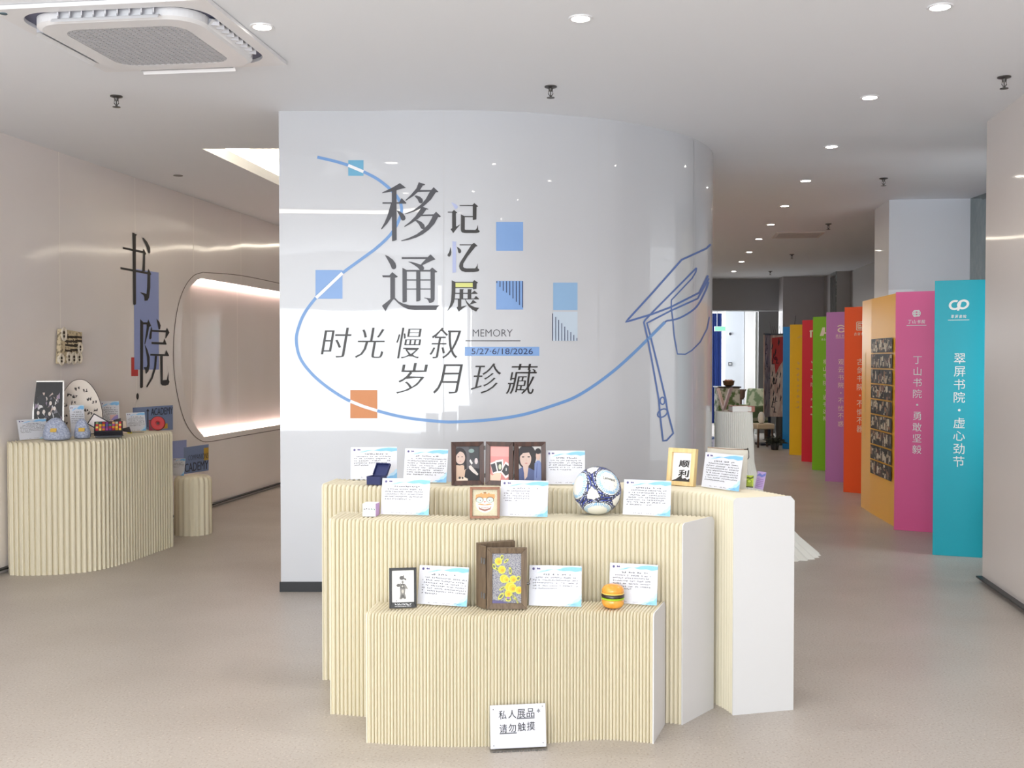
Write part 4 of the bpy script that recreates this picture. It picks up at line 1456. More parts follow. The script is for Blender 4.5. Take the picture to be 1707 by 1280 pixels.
for cx, cy, rx, ry, ro in ((.33, .92, .06, .05, .6), (.48, .85, .09, .03, .4), (.06, .74, .07, .05, -.6), (.16, .69, .08, .03, -.2), (.62, .65, .05, .08, .3), (.9, .5, .08, .05, .2), (.3, .14, .12, .05, .5), (.35, .3, .12, .03, .3), (.55, .08, .1, .045, 0), (.84, .06, .1, .02, -.9), (.72, .14, .1, .02, -.8)):
    FLO.append((ellipse(cx, cy, rx, ry, 14, ro), YG))
    FLO.append((ellipse(cx, cy, rx * .6, ry * .55, 14, ro), (104, 112, 92)))
FLO.append(([(0, 0), (.55, 0), (.3, .05), (0, .06)], (92, 86, 130)))
FLO.append((ellipse(.55, .11, .06, .022), (150, 120, 170)))
pf = lambda u, v, w: fnd(u, v + .024, w)
picture('flower_panel', pf, W - .048, H - .048, GY, FLO, lf, off=-.012,
        m_base=mottle(mat('mottled_grey_panel', (112, 112, 130), .6), (172, 172, 172), 260, .4, .6))
mb = MB()
mb.lathe([(.005, 0), (.0055, .008), (.003, .012), (0, .013)], 12, c=fnd(W / 2, .105, -.008), R=Matrix.Rotation(pi / 2, 3, 'Y'))
mb.tube([fnd(W / 2 + .008, .11, -.006), fnd(W / 2 + .016, .128, -.006)], .0016, 6)
mb.build('latch', M_chrome, lf)
# the case body stands behind, swung open from its hinge side
Rb = Matrix.Rotation(radians(24), 3, 'Z')
hp = Vector((-.034, .045, 0))
mb = MB()
Wb, Db = .168, .030


def bodyfn(x, y, z):
    return hp + Rb @ Vector((x, y, 0)) + Vector((0, 0, z))


q = [(0, 0), (Wb, 0), (Wb, Db), (0, Db)]
mb.add([bodyfn(x, y, z) for z in (0, H + .012) for x, y in q], [(0, 1, 2, 3), (4, 5, 6, 7), (0, 1, 5, 4), (1, 2, 6, 5), (2, 3, 7, 6), (3, 0, 4, 7)])
mb.build('case_back', M_gwood, t, bevel=.002)
mb = MB()
q = [(-.0345, .0435), (-.003, .0), (-.003, .016), (-.024, .047)]
mb.add([(x, y, z) for z in (0, H + .006) for x, y in q], [(0, 1, 2, 3), (4, 5, 6, 7), (0, 1, 5, 4), (1, 2, 6, 5), (2, 3, 7, 6), (3, 0, 4, 7)])
sp = mb.build('case_spine', M_gwood, t, bevel=.001)
for z in (.055, .2):
    mb = MB()
    mb.bar((-.021, .022, z - .012), (-.021, .022, z + .012), .005, .005)
    mb.bar((-.010, .004, z - .012), (-.010, .004, z + .012), .006, .006)
    mb.build('hinge', M_chrome, sp)

# pale wood frame with the two calligraphy characters
t, fn3, W, H = standing_frame('pale_wood_frame', 'pale wood box frame with two black calligraphy characters', (1110.8, 808), (1156, 811.5), ZB, 748, 9)
mb = MB()
moulding(mb, fn3, W, H, .021, -.026, .006)
mb.prism(rect(-W / 2 + .004, .004, W / 2 - .004, H - .004), fn3, -.026, -.020)
fr = mb.build('frame', M_pwood, t, bevel=.0012)
pf = lambda u, v, w: fn3(u, v + .021, w)
MT = [([(0, 0), (1, 0), (1, .09), (.9, .12), (.8, .07), (.7, .13), (.55, .10), (.45, .20), (.38, .17), (.2, .07), (0, .02)], (44, 42, 44))]
pic = picture('calligraphy_sheet', pf, W - .042, H - .042, (244, 244, 248), MT, fr, off=-.012)
mb = MB()
for ch, bx in (('顺', (-.020, .090, .040, .124)), ('利', (-.020, .043, .040, .078))):
    lettering(mb, ch, (bx[0], bx[1], bx[2], bx[3]), lambda u, v, w: fn3(u, v + .0, w), -.0105, a=.035, b=.025, shear=.1)
mb.build('calligraphy', mat('brush_black', (34, 32, 34), .6), pic)

# ------------------------------------------------------------------ small exhibits
# open navy jewellery box
p = onz(627, 808, ZB)
t = thing('jewellery_box', 'small open navy jewellery box in front of a card', 'box', (p.x, p.y + .025, ZB + .001), radians(-20))
mb = MB()
navy = mat('navy_leatherette', (34, 44, 92), .5)
w_, d_, h_ = .072, .066, .040
for c_, s_ in (((0, -d_ / 2, h_ / 2), (w_, .005, h_)), ((0, d_ / 2, h_ / 2), (w_, .005, h_)), ((-w_ / 2, 0, h_ / 2), (.005, d_, h_)), ((w_ / 2, 0, h_ / 2), (.005, d_, h_)), ((0, 0, .002), (w_, d_, .004))):
    mb.box(c_, s_)
mb.build('box_body', navy, t, bevel=.0008)
mb = MB()
mb.box((0, 0, .026), (w_ - .006, d_ - .006, .006))
mb.build('velvet_insert', mat('navy_velvet', (20, 26, 60), .9), t)
mb = MB()
fl = leaned(radians(38), 0, d_ / 2 + .004, h_ - .002)
mb.prism(rect(-w_ / 2 - .002, 0, w_ / 2 + .002, d_), fl, -.004, 0)
for q in (rect(-w_ / 2 - .002, 0, -w_ / 2 + .002, d_), rect(w_ / 2 - .002, 0, w_ / 2 + .002, d_), rect(-w_ / 2, d_ - .004, w_ / 2, d_)):
    mb.prism(q, fl, 0, .011)
mb.build('lid', navy, t, bevel=.0008)
mb = MB()
for x in (-.012, .012):
    mb.lathe([(0, -.004), (.004, -.002), (.0035, .002), (0, .004)], 10, c=(x, -.004, .032))
mb.build('ear_stud', mat('bright_silver', (230, 230, 236), .15, metal=1.), t, smooth=True)

# small white cube box
p = onz(616.5, 861.5, ZM)
t = thing('white_cube_box', 'small white printed gift cube with lilac side in front of a card', 'box', (p.x + .001, p.y + .034, ZM + .001), radians(-10))
mb = MB()
mb.box((0, 0, .029), (.060, .060, .058))
mb.build('box', [mat('white_carton', (248, 248, 250), .5)], t, bevel=.001)
mb = MB()
mb.box((.0303, 0, .029), (.0008, .058, .056))
mb.build('side_print', mat('carton_lilac', (186, 150, 200), .5), t)
mb = MB()
rnd = random.Random(7)
fnc = lambda u, v, w: Vector((u, -.0305 - w, v))
scribble(mb, fnc, -.026, -.004, .034, .010, rnd, .0, 0, 0)
scribble(mb, fnc, .008, .02, .034, .011, rnd, .0, 1, 0)
scribble(mb, fnc, -.024, .02, .022, .005, rnd, .0, 2, 0)
mb.build('front_print', [M_ink, mat('print_green', (60, 120, 104), .5), mat('print_rose', (226, 160, 170), .5)], t)

# football
bp = onz(996, 858, ZM)
BR = .109
t = thing('football', 'white football with blue patterned bands standing between cards', 'ball', (bp.x, bp.y + .02, ZM + BR - .001))
mb = MB()
nu, nv = 160, 80
c1 = Vector((.46, -.74, .49)).normalized()
c2 = Vector((-.12, -.40, -.90))
c2 = (c2 - c1 * c2.dot(c1)).normalized()
c3 = c1.cross(c2)
cen = [c1, -c1, c2, -c2, c3, -c3]


def ballcol(d):
    k = max(range(6), key=lambda i: d.dot(cen[i]))
    th = math.degrees(math.acos(max(-1, min(1, d.dot(cen[k])))))
    e1 = cen[(k + 2) % 6]
    e2 = cen[k].cross(e1)
    az = math.atan2(d.dot(e2), d.dot(e1))
    if th < 24:
        return 0
    if th < 32.5:
        return 1 if (az * 19 / pi) % 1 < .68 else 0
    if th < 34:
        return 0
    if th < 36.5:
        return 2
    if th < 37.5:
        return 4
    q_ = abs((az * 2 / pi + .5) % 1 - .5) * 2      # 0 towards a neighbouring circle, 1 towards a corner
    lim = 50 - 9 * q_ ** 1.6
    if th < lim:
        if th > lim - 1.6:
            return 2
        f = (az * 2 / pi * 2 + .13 * th) % 1
        return 5 if f < .25 else (3 if f < .5 else 2 if f < .9 else 4)
    return 0


vs_ = [Vector((0, 0, -1))] + [Vector((sin(pi * j / nv) * cos(2 * pi * i / nu), sin(pi * j / nv) * sin(2 * pi * i / nu), -cos(pi * j / nv))) for j in range(1, nv) for i in range(nu)] + [Vector((0, 0, 1))]
fs_ = [(0, 1 + (i + 1) % nu, 1 + i) for i in range(nu)]
for j in range(nv - 2):
    for i in range(nu):
        a_ = 1 + j * nu
        fs_.append((a_ + i, a_ + (i + 1) % nu, a_ + nu + (i + 1) % nu, a_ + nu + i))
fs_ += [(1 + (nv - 2) * nu + i, 1 + (nv - 2) * nu + (i + 1) % nu, len(vs_) - 1) for i in range(nu)]
mb.add([v * BR for v in vs_], fs_)
mb.m = [ballcol(sum((vs_[i] for i in f), Vector()).normalized()) for f in fs_]
ball = mb.build('ball_cover', [mat('ball_white', (240, 240, 232), .35), mat('ball_light_blue', (150, 196, 228), .35), mat('ball_navy', (34, 38, 62), .35), mat('ball_blue', (52, 74, 170), .35), mat('ball_pale', (196, 206, 226), .35), mat('ball_grey', (84, 84, 98), .35)], t, smooth=True, angle=80)
xa = Vector((0, 0, 1)).cross(c1)
xa = xa.normalized()
ya = c1.cross(xa)
ra = radians(-18)
xr, yr = xa * cos(ra) + ya * sin(ra), -xa * sin(ra) + ya * cos(ra)
fnb = lambda u, v, w: (c1 + xr * u + yr * v).normalized() * (BR + w)
mb = MB()
lettering(mb, 'Lenwave', (-.30, .02, .26, .16), fnb, .0006, a=.02, b=.02)
for k in range(6):
    an = k * pi / 3 + .5
    ribbon_pts = [(.24 * cos(an), .24 * sin(an)), (.40 * cos(an), .40 * sin(an))]
    px_, py_ = -sin(an) * .004, cos(an) * .004
    mb.flat([(ribbon_pts[0][0] + px_, ribbon_pts[0][1] + py_), (ribbon_pts[1][0] + px_, ribbon_pts[1][1] + py_), (ribbon_pts[1][0] - px_, ribbon_pts[1][1] - py_), (ribbon_pts[0][0] - px_, ribbon_pts[0][1] - py_)], fnb, .0004)
mb.build('ball_lettering', mat('ball_print_black', (46, 46, 50), .5), ball)

# toy hamburger
p = onz(1023.5, 1017, ZF)
t = thing('toy_hamburger', 'shiny toy hamburger on the edge of the lowest plinth', 'toy', (p.x, p.y + .046, ZF + .001))
bun = mottle(mat('bun_orange', (226, 150, 46), .25, coat=.5), (234, 166, 64), 30)
mb = MB()
mb.lathe([(.026, 0), (.040, .006), (.046, .018), (.047, .030), (.044, .036)], 40)
mb.build('bottom_bun', bun, t, smooth=True, angle=60)
mb = MB()
mb.lathe([(.044, .035), (.0485, .038), (.0485, .043), (.044, .045)], 60, rad=lambda a, z: 1 + .012 * sin(9 * a))
mb.build('lettuce', mat('lettuce_green', (170, 206, 40), .3, coat=.4), t, smooth=True, angle=60)
mb = MB()
mb.lathe([(.043, .044), (.0485, .047), (.0485, .057), (.044, .060)], 40)
mb.build('patty', mat('patty_dark', (44, 28, 20), .3, coat=.4), t, smooth=True, angle=60)
mb = MB()
mb.lathe([(.042, .0585), (.0475, .060), (.0478, .0635), (.042, .065)], 60, rad=lambda a, z: 1 + .014 * sin(7 * a))
mb.build('cheese', mat('cheese_yellow', (248, 214, 110), .3, coat=.4), t, smooth=True, angle=60)
mb = MB()
mb.lathe([(.043, .0635), (.047, .066), (.046, .078), (.039, .089), (.026, .096), (.012, .0985), (0, .099)], 40)
mb.build('top_bun', bun, t, smooth=True, angle=70)
mb = MB()
rnd = random.Random(3)
for _ in range(26):
    th, az = rnd.uniform(.05, .85), rnd.uniform(0, 2 * pi)
    r_ = .04 * sin(th * 1.2)
    mb.lathe([(0, -.0007), (.0011, 0), (0, .0009)], 6, c=(r_ * cos(az), r_ * sin(az), .0985 - .35 * r_ - 5.4 * r_ * r_))
mb.build('sesame_seeds', mat('sesame', (250, 224, 160), .5), t)

# green ticket and lilac ticket at the back edge of the tallest plinth
for nm, lab, bl, br, yt, c1_, c2_ in (('green_ticket', 'small lime green printed card at the back edge of the tallest plinth', (1242, 812.5), (1255.5, 813.2), 793, (196, 214, 78), (92, 110, 30)),
                                       ('lilac_ticket', 'small lilac printed card in a clear sleeve at the back edge of the tallest plinth', (1258, 814), (1272, 817), 786.5, (186, 160, 208), (110, 120, 190))):
    t, fnk, W, H = standing_frame(nm, lab, bl, br, ZB, yt, 12, 'card')
    t.location = Vector((t.location.x, t.location.y, ZB + .001))
    sh = [([(0, .72), (.3, .9), (.6, .82), (1, .96), (1, .8), (.6, .68), (.3, .74)], c2_)]
    for k in range(5):
        sh.append((rect(.14, .14 + k * .1, .88, .17 + k * .1), (150, 104, 170) if nm[0] == 'l' else c2_))
    if nm[0] == 'g':
        sh += [(rect(0, 0, 1, .09), (34, 36, 24)), (ellipse(.5, .5, .3, .18), (150, 176, 40)), (ellipse(.5, .5, .2, .1), (206, 222, 90))]
    picture('printed_sheet', fnk, W, H, c1_, sh, t, off=.001)
    mb = MB()
    mb.prism(rect(-W / 2 - .003, 0, W / 2 + .006, H + .003), fnk, .0026, .0036)
    mb.box((0, .012, .001), (W, .026, .002))
    mb.build('clear_stand', M_clear, t)

# soft pouch with a black cord behind the turned card
a, b = onz(1166, 812, ZB), onz(1237, 818, ZB)
t = thing('drawstring_pouch', 'flat pale translucent pouch with a black cord behind the turned card', 'pouch', (a + b) / 2 + Vector((.03, .055, .001)), math.atan2((b - a).y, (b - a).x))
f4 = leaned(radians(10))
mb = MB()
W = (b - a).length
vs_, fs_ = [], []
for side in (-1, 1):
    for j in range(7):
        for i in range(9):
            u, v = -1 + 2 * i / 8, j / 6
            vs_.append(f4(u * W * (.5 - .02 * v), v * .188, side * (.010 * (1 - u * u) * (.4 + sin(pi * min(v, .95))) + .001)))
for sd in (0, 1):
    for j in range(6):
        for i in range(8):
            k = sd * 63 + j * 9 + i
            fs_.append((k, k + 1, k + 10, k + 9))
for j in range(6):
    for i in (0, 8):
        fs_.append((j * 9 + i, j * 9 + 9 + i, 63 + j * 9 + 9 + i, 63 + j * 9 + i))
mb.add(vs_, fs_)
pb = mb.build('pouch_body', mat('pale_organza', (206, 202, 190), .6), t, smooth=True, angle=80)
mb = MB()
mb.tube([f4(-W * .47, .186, .004), f4(0, .182, .013), f4(W * .47, .186, .004)], .0025, 6)
mb.build('rim_band', mat('pouch_brown', (150, 128, 110), .7), t)
mb = MB()
mb.tube([f4(W * .40, .186, .008), f4(W * .49, .188, .010), f4(W * .51, .175, .008), f4(W * .52, .15, .006), f4(W * .50, .14, .006)], .002, 6)
mb.lathe([(0, -.006), (.005, 0), (0, .006)], 10, c=f4(W * .49, .188, .012))
mb.build('cord', mat('black_cord', (30, 28, 28), .7), t)

# notice standing on the floor
a, b = onz(817.5, 1251.5, 0), onz(911, 1247, 0)
d = b - a
t = thing('notice_sign', 'white do not touch notice in a clear stand on the floor', 'sign', (a + b) / 2, math.atan2(d.y, d.x))
W, H = d.length, .172
L0 = leaned(radians(9), 0, 0, .006)
mb = MB()
mb.prism(rect(-W / 2, 0, W / 2, H), L0, -.003, -.0012)
mb.prism(rect(-W / 2, 0, W / 2, H), L0, .0015, .003)
mb.box((0, .0, .003), (W + .004, .05, .006))
st = mb.build('clear_stand', M_clear, t)
mb = MB()
f5 = lambda u, v, w: L0((u - .5) * W, v * H, w)
mb.prism(rect(.004, .006, .996, .994), f5, -.001, .001)
sh = mb.build('notice_sheet', M_card, t)
mb = MB()


def nb(x0, y0, x1, y1):
    return ((x0 - 818) / 350, (1196 - y1) / 252, (x1 - 818) / 350, (1196 - y0) / 252)


for ch, bx in (('私', (873, 978, 921, 1028)), ('人', (932, 976, 982, 1024)), ('展', (988, 973, 1040, 1024)), ('品', (1048, 971, 1096, 1022)), ('*', (1112, 976, 1133, 998)),
               ('请', (876, 1056, 924, 1106)), ('勿', (932, 1055, 980, 1104)), ('触', (990, 1050, 1040, 1100)), ('摸', (1048, 1048, 1098, 1099))):
    lettering(mb, ch, nb(*bx), f5, .0013, a=.008, b=.008)
mb.build('notice_lettering', mat('notice_black', (40, 40, 46), .5), sh)
mb = MB()
for x0, y0, x1, y1, dy in ((985, 1023, 1097, 1030, -2), (877, 1105, 983, 1112, -2)):
    q = nb(x0, y0, x1, y1)
    mb.flat(rect(*q), f5, .0015)
mb.build('underline', mat('notice_grey', (104, 104, 110), .5), sh)
for u, v in ((.06, .90), (.94, .93), (.06, .08), (.94, .10)):
    mb = MB()
    mb.flat(ellipse(u, v, .009, .012, 10), f5, .0036)
    mb.build('stand_pin', M_chrome, st)
mb = MB()
for k in range(14):
    mb.box((-W / 2 + .012 + k * (W - .024) / 13, -.0256, .0035), (.011, .001, .005))
mb.build('base_ticks', mat('base_shadow_grey', (104, 102, 98), .5), st)

# ------------------------------------------------------------------ exhibits on the left plinth
# silver-edged picture
t, fn6, W, H = standing_frame('silver_frame', 'leaning silver-edged dark picture of pale figures on the left plinth', (63, 714), (106, 710), ZL, 634, 11, H=.345)
t.location = Vector((-3.585, 8.10, ZL + .004))
t.rotation_euler = (0, 0, radians(18))
mb = MB()
moulding(mb, fn6, .225, .44, .011, -.016, .006)
fr = mb.build('frame', mat('silver_frame_edge', (214, 214, 214), .25, metal=.6), t, bevel=.001)
rnd = random.Random(12)
FIG = []
for k in range(70):
    u, v = rnd.uniform(.08, .92), rnd.uniform(.05, .8)
    g = rnd.choice([(196, 194, 200), (120, 116, 126), (226, 224, 226), (86, 82, 96), (150, 134, 156), (200, 180, 172)])
    FIG.append(([(min(max(u + rnd.uniform(-.09, .09), .02), .98), min(max(v + rnd.uniform(-.09, .09), .02), .8)) for _ in range(3)], g))
for u, v in ((.25, .6), (.42, .68), (.58, .6), (.72, .5), (.35, .44), (.55, .4), (.15, .42)):
    FIG.append((ellipse(u, v, .05, .04, 10), (222, 212, 206)))
FIG.append((ellipse(.28, .66, .16, .1, 16), (46, 46, 52)))
pf = lambda u, v, w: fn6(u, v + .011, w)
picture('figure_picture', pf, .203, .418, (34, 34, 38), FIG, fr, off=.002)

# round hand fan with brush writing
t = thing('hand_fan', 'large pale hand fan with dark edge and brush writing leaning on the left wall', 'fan', (-3.47, 8.42, ZL + .014), radians(18))
f7_ = leaned(radians(14))
f7 = lambda u, v, w: f7_(u, v * 1.38, w)
W = .34
fan = [(-.155, 0), (.155, 0), (.168, .10), (.15, .18), (.11, .25), (.05, .305), (-.01, .318), (-.07, .30), (-.125, .24), (-.158, .15)]
fan = [tuple(p)[:2] for p in smooth_curve([(x, y, 0) for x, y in fan], 4)]
mb = MB()
mb.prism(fan, f7, -.002, .002)
fb = mb.build('fan_leaf', mat('fan_silk', (240, 230, 220), .6), t)
mb = MB()
mb.tube([f7(x, y, 0) for x, y in fan], .0032, 6)
mb.build('fan_edge', mat('fan_edge_dark', (58, 42, 40), .5), t)
mb = MB()
for k, (u, v) in enumerate([(-.09, .225), (-.03, .262), (.03, .25), (-.118, .165), (-.06, .18), (-.07, .125), (-.035, .14), (.0, .148), (.035, .135), (.065, .115), (.10, .18), (.11, .13), (.12, .08), (-.12, .10), (-.115, .06), (.1, .05), (-.05, .215), (.06, .2)]):
    q = [(u + rnd.uniform(-.014, .014), v + rnd.uniform(-.017, .017)) for _ in range(4)]
    mb.flat(q[:3], f7, .0026)
    mb.flat([q[3], (u + .004, v + .01), (u - .008, v - .008)], f7, .0028)
    scribble(mb, f7, u - .012, u + .012, v, .02, rnd, .003, 0, 0)
mb.build('brush_writing', mat('fan_ink', (60, 50, 48), .6), fb)
mb = MB()
mb.box((0, .002, .012), (.02, .016, .024))
mb.build('fan_handle', mat('fan_handle_dark', (58, 42, 40), .5), t)

card('white description card left of the blue knitted pieces on the left plinth', (33, 734.5), (81, 731), ZL, 697, 6, 21, G_L, h=.155)
card('lilac-looking small card in front of the hand fan', (119, 728.5), (143, 727.5), ZL, 668, 5, 22, G_L, h=.25)
card('white description card standing right of the hand fan', (166, 719), (200, 718), ZL, 665, 6, 23, G_L, h=.255)
card('white description card beside the red round disc', (213, 720), (244, 718.5), ZL, 683, 7, 24, G_L, h=.16)
t, fnk, W, H = standing_frame('pink_card', 'small pink and lilac printed card behind the paint palette', (187, 722), (200, 721), ZL, 688, 10, 'card', H=.15)
picture('printed_sheet', fnk, W, H, (218, 180, 178), [([(0, .7), (.5, .9), (1, 1), (1, .78), (.5, .72)], (150, 140, 200))] + [(rect(.15, .12 + k * .1, .85, .15 + k * .1), (150, 110, 120)) for k in range(5)], t, off=.001)

# two knitted pieces, soft and blue-grey, each with a small yellow patch
M_knit = bump(mottle(mat('blue_grey_knit', (150, 160, 190), .95), (196, 204, 224), 90, .35, .65), 110, .012)
for nm_lab, c_, rx, ry, rz_, hgt in (('larger blue-grey knitted piece with a yellow patch, nearest the left', (-3.405, 7.83, ZL), .10, .08, .1, .165), ('smaller blue-grey knitted piece with a yellow patch beside the paint palette', (-3.272, 7.98, ZL), .060, .06, .25, .15)):
    t = thing('knitted_piece', nm_lab, 'knitwear', Vector(c_) + Vector((0, 0, .004)), rz_, 'blue knitted pieces')
    rr_ = random.Random(int(rx * 1000))
    mb = MB()
    prof = [(0, 0), (.86, 0), (1., .10), (.98, .25), (.86, .45), (.74, .66), (.55, .84), (.28, .96), (0, 1)]
    vs_, fs_ = [], []
    n_ = 48
    for r_, z in prof:
        for k in range(n_):
            a_ = 2 * pi * k / n_
            q_ = 1 + .07 * sin(3 * a_ + z * 5) + .03 * rr_.uniform(-1, 1)
            vs_.append((r_ * rx * q_ * cos(a_), r_ * ry * q_ * sin(a_), z * hgt))
    for i in range(len(prof) - 1):
        fs_ += [(i * n_ + k, i * n_ + (k + 1) % n_, (i + 1) * n_ + (k + 1) % n_, (i + 1) * n_ + k) for k in range(n_)]
    mb.add(vs_, fs_)
    kb = mb.build('knit_body', M_knit, t, smooth=True, angle=80)
    mb = MB()
    zc = hgt * .45
    yc = -ry * .86
    R = Matrix.Rotation(radians(-28), 3, 'X')
    mb.box((.004, yc - .004, zc), (.044, .006, .030), R=R)
    mb.build('yellow_patch', mat('patch_yellow', (214, 176, 84), .9), t, bevel=.002)

# paint palette: black box of colours with open lid, ribbon behind
t = thing('paint_palette', 'black box of bright pastel colours with its white lined lid open', 'paint box', (-3.09, 8.03, ZL + .016), radians(20))
mb = MB()
R = Matrix.Rotation(radians(30), 3, 'X')
mb.box((0, 0, .058), (.205, .14, .040), R=R)
mb.box((0, 0.02, .022), (.19, .07, .066))
mb.build('palette_tray', mat('palette_black', (34, 34, 44), .4), t, bevel=.002)
PAL = [(150, 176, 120), (84, 130, 116), (190, 206, 180), (60, 96, 120), (168, 70, 150), (206, 60, 70), (180, 40, 60), (226, 120, 60), (232, 190, 80), (120, 60, 130), (240, 214, 120), (214, 150, 40), (96, 60, 60), (200, 206, 212), (70, 90, 160), (222, 170, 110)]
for r_ in range(4):
    for c_ in range(8):
        mb = MB()
        mb.box(Vector((0, 0, .058)) + R @ Vector((-.082 + c_ * .0235, .045 - r_ * .03, .0215)), (.018, .024, .004), R=R)
        mb.build('colour_pan', flatcol(PAL[(c_ * 3 + r_ * 5) % 16] if r_ < 2 else PAL[4 + (c_ * 5 + r_ * 3) % 8]), t)
mb = MB()
R2 = Matrix.Rotation(radians(28), 3, 'X') @ Matrix.Rotation(radians(12), 3, 'Z')
lidf = lambda u, v, w: Vector((-.06, .085, .03)) + Matrix.Rotation(radians(32), 3, 'Y') @ Vector((u, v * .3 - w, v))
mb.prism(rect(-.115, .0, .085, .095), lidf, -.008, .0)
ld = mb.build('lid', mat('palette_black', (34, 34, 44), .4), t, bevel=.001)
mb = MB()
mb.flat(rect(-.107, .008, .077, .088), lidf, .0008)
mb.build('lid_lining', mat('lid_lining_white', (236, 228, 228), .5), ld)
t = thing('ribbon_bow', 'stiff dark ribbon bow behind the paint palette', 'bow', (-3.12, 8.26, ZL + .001), radians(18))
mb = MB()
f8 = leaned(radians(10))
for poly in ([(0, .05), (-.02, .125), (.035, .14), (.04, .06)], [(0, .05), (-.085, .075), (-.095, .045), (-.04, .02)], [(.02, .05), (.10, .07), (.115, .02), (.05, .035)], [(-.01, .06), (.03, .06), (.03, .025), (-.01, .025)], [(0, .03), (.06, -.0), (.04, -.0), (-.01, .0)]):
    mb.prism(poly, f8, -.004, .004)
mb.build('ribbon', mat('ribbon_dark', (52, 44, 46), .6), t)
p = onz(205, 722.5, ZL)
t = thing('tent_card', 'small cream folded tent card beside the paint palette', 'card', (p.x, p.y + .02, ZL + .001), radians(24))
mb = MB()
mb.add([(-.03, -.02, 0), (.03, -.02, 0), (.03, .02, 0), (-.03, .02, 0), (-.02, 0, .10), (.012, 0, .10)], [(0, 1, 5, 4), (2, 3, 4, 5), (1, 2, 5), (3, 0, 4), (3, 2, 1, 0)])
mb.build('card_body', mat('cream_card', (238, 222, 206), .6), t)
p = onz(214, 723, ZL)
t = thing('yellow_clip', 'small bright yellow clip lying on the left plinth edge', 'clip', (p.x - .0, p.y + .03, ZL + .001), radians(35))
mb = MB()
mb.box((0, 0, .006), (.034, .018, .012))
mb.build('clip_body', mat('clip_yellow', (226, 214, 66), .5), t, bevel=.003)
mb = MB()
mb.tube([(.017, 0, .006), (.06, .004, .005), (.12, .02, .004)], .0018, 6)
mb.build('clip_cord', mat('black_cord', (30, 28, 28), .7), t)
p = onz(261, 718.5, ZL)
t = thing('red_disc', 'red round disc with dark rim at the far end of the left plinth', 'disc', (p.x, p.y + .03, ZL + .001), radians(24))
R = Matrix.Rotation(radians(78), 3, 'X')
mb = MB()
mb.lathe([(.0, -.012), (.052, -.012), (.058, -.006), (.058, .006), (.052, .012), (.02, .012), (.016, .008), (0, .008)], 36, c=(0, 0, .062), R=R)
dk = mb.build('disc_body', mat('disc_red', (190, 36, 42), .35, coat=.3), t, smooth=True, angle=40)
mb = MB()
mb.lathe([(.057, -.007), (.0615, -.005), (.0615, .005), (.057, .007)], 36, c=(0, 0, .062), R=R)
mb.build('disc_rim', mat('disc_rim_dark', (50, 22, 26), .4), t, smooth=True)
mb = MB()
mb.lathe([(0, .0), (.012, .0), (.012, .0135), (0, .0145)], 16, c=(0, 0, .062), R=R)
mb.build('disc_hub', mat('disc_hub_dark', (80, 30, 28), .4), t)
t = thing('crimson_box', 'small crimson box standing behind the red disc', 'box', (p.x - .062, p.y + .085, ZL + .001), radians(20))
mb = MB()
mb.box((0, 0, .042), (.06, .03, .084))
mb.build('box_body', mat('box_crimson', (150, 34, 62), .5), t, bevel=.002)
mb = MB()
mb.box((0, 0, .086), (.062, .032, .006))
mb.build('box_lid', mat('box_crimson_dark', (118, 24, 48), .5), t, bevel=.001)

# relief plaque on the wall
t = thing('relief_plaque', 'cream carved relief plaque with oval rings hung on the left wall', 'plaque', lw(*left_sz(108, 578), 0), math.atan2(LD.y, LD.x))
s_a, z_a = left_sz(108, 578)
fq = lambda u, v, w: Vector((u, -w, v))      # local x runs along the wall, -y out of it


def pl(px, py):
    s_, z_ = left_sz(px, py)
    return (s_ - s_a, z_ - z_a)


M_plq = mottle(bump(mat('plaque_cream', (206, 190, 158), .8), 60, .01), (86, 72, 56), 38, .52, .66)
mb = MB()
q = [pl(90, 606), pl(127, 604), pl(128, 554), pl(93, 548)]
mb.prism(q, fq, .012, .05)
mb.build('plaque_body', M_plq, t, bevel=.004)
for cx, cy, rx, ry in ((96.5, 557, 3.6, 10), (124, 580, 3.2, 7.5), (92.5, 599, 3.6, 9), (105, 596.5, 3.4, 9), (113.5, 597, 3.8, 9), (122.5, 597, 3.6, 8)):
    c_ = pl(cx, cy)
    e_ = pl(cx + rx, cy - ry)
    a_, b_ = abs(e_[0] - c_[0]), abs(e_[1] - c_[1])
    ring = ellipse(c_[0], c_[1], a_, b_, 22)
    mb = MB()
    mb.tube([fq(u, v, .054) for u, v in ring + ring[:1]], .008, 6)
    mb.prism(ellipse(c_[0], c_[1], a_ * .8, b_ * .8, 16), fq, .03, .053)
    rg = mb.build('oval_ring', mat('plaque_pale', (222, 212, 196), .7), t, smooth=True)
    mb = MB()
    mb.flat(ellipse(c_[0], c_[1] + b_ * .25, a_ * .45, b_ * .28, 10), fq, .0545)
    mb.flat(ellipse(c_[0], c_[1] - b_ * .35, a_ * .4, b_ * .25, 10), fq, .0545)
    mb.build('ring_centre', mat('plaque_dark', (64, 54, 44), .8), rg)
mb = MB()
rnd = random.Random(5)
for k, yy in enumerate((562, 570, 577, 585)):
    for sgn in range(3):
        u0, v0 = pl(99 + sgn * 8 + rnd.uniform(-1, 1), yy + rnd.uniform(-1, 1))
        mb.flat([(u0, v0), (u0 + .10, v0 - .006), (u0 + .10, v0 + .012), (u0, v0 + .016)], fq, .0508)
mb.build('carved_marks', mat('plaque_dark', (64, 54, 44), .8), t)
# card hung on the front of the low stool's side: stands on the stool
card('white description card on the low round stool', (286, 793.3), (306.5, 793.8), .527, 757, 4, 41, G_L + ' and stool', h=.16)

# ------------------------------------------------------------------ folding academy panels in the right passage


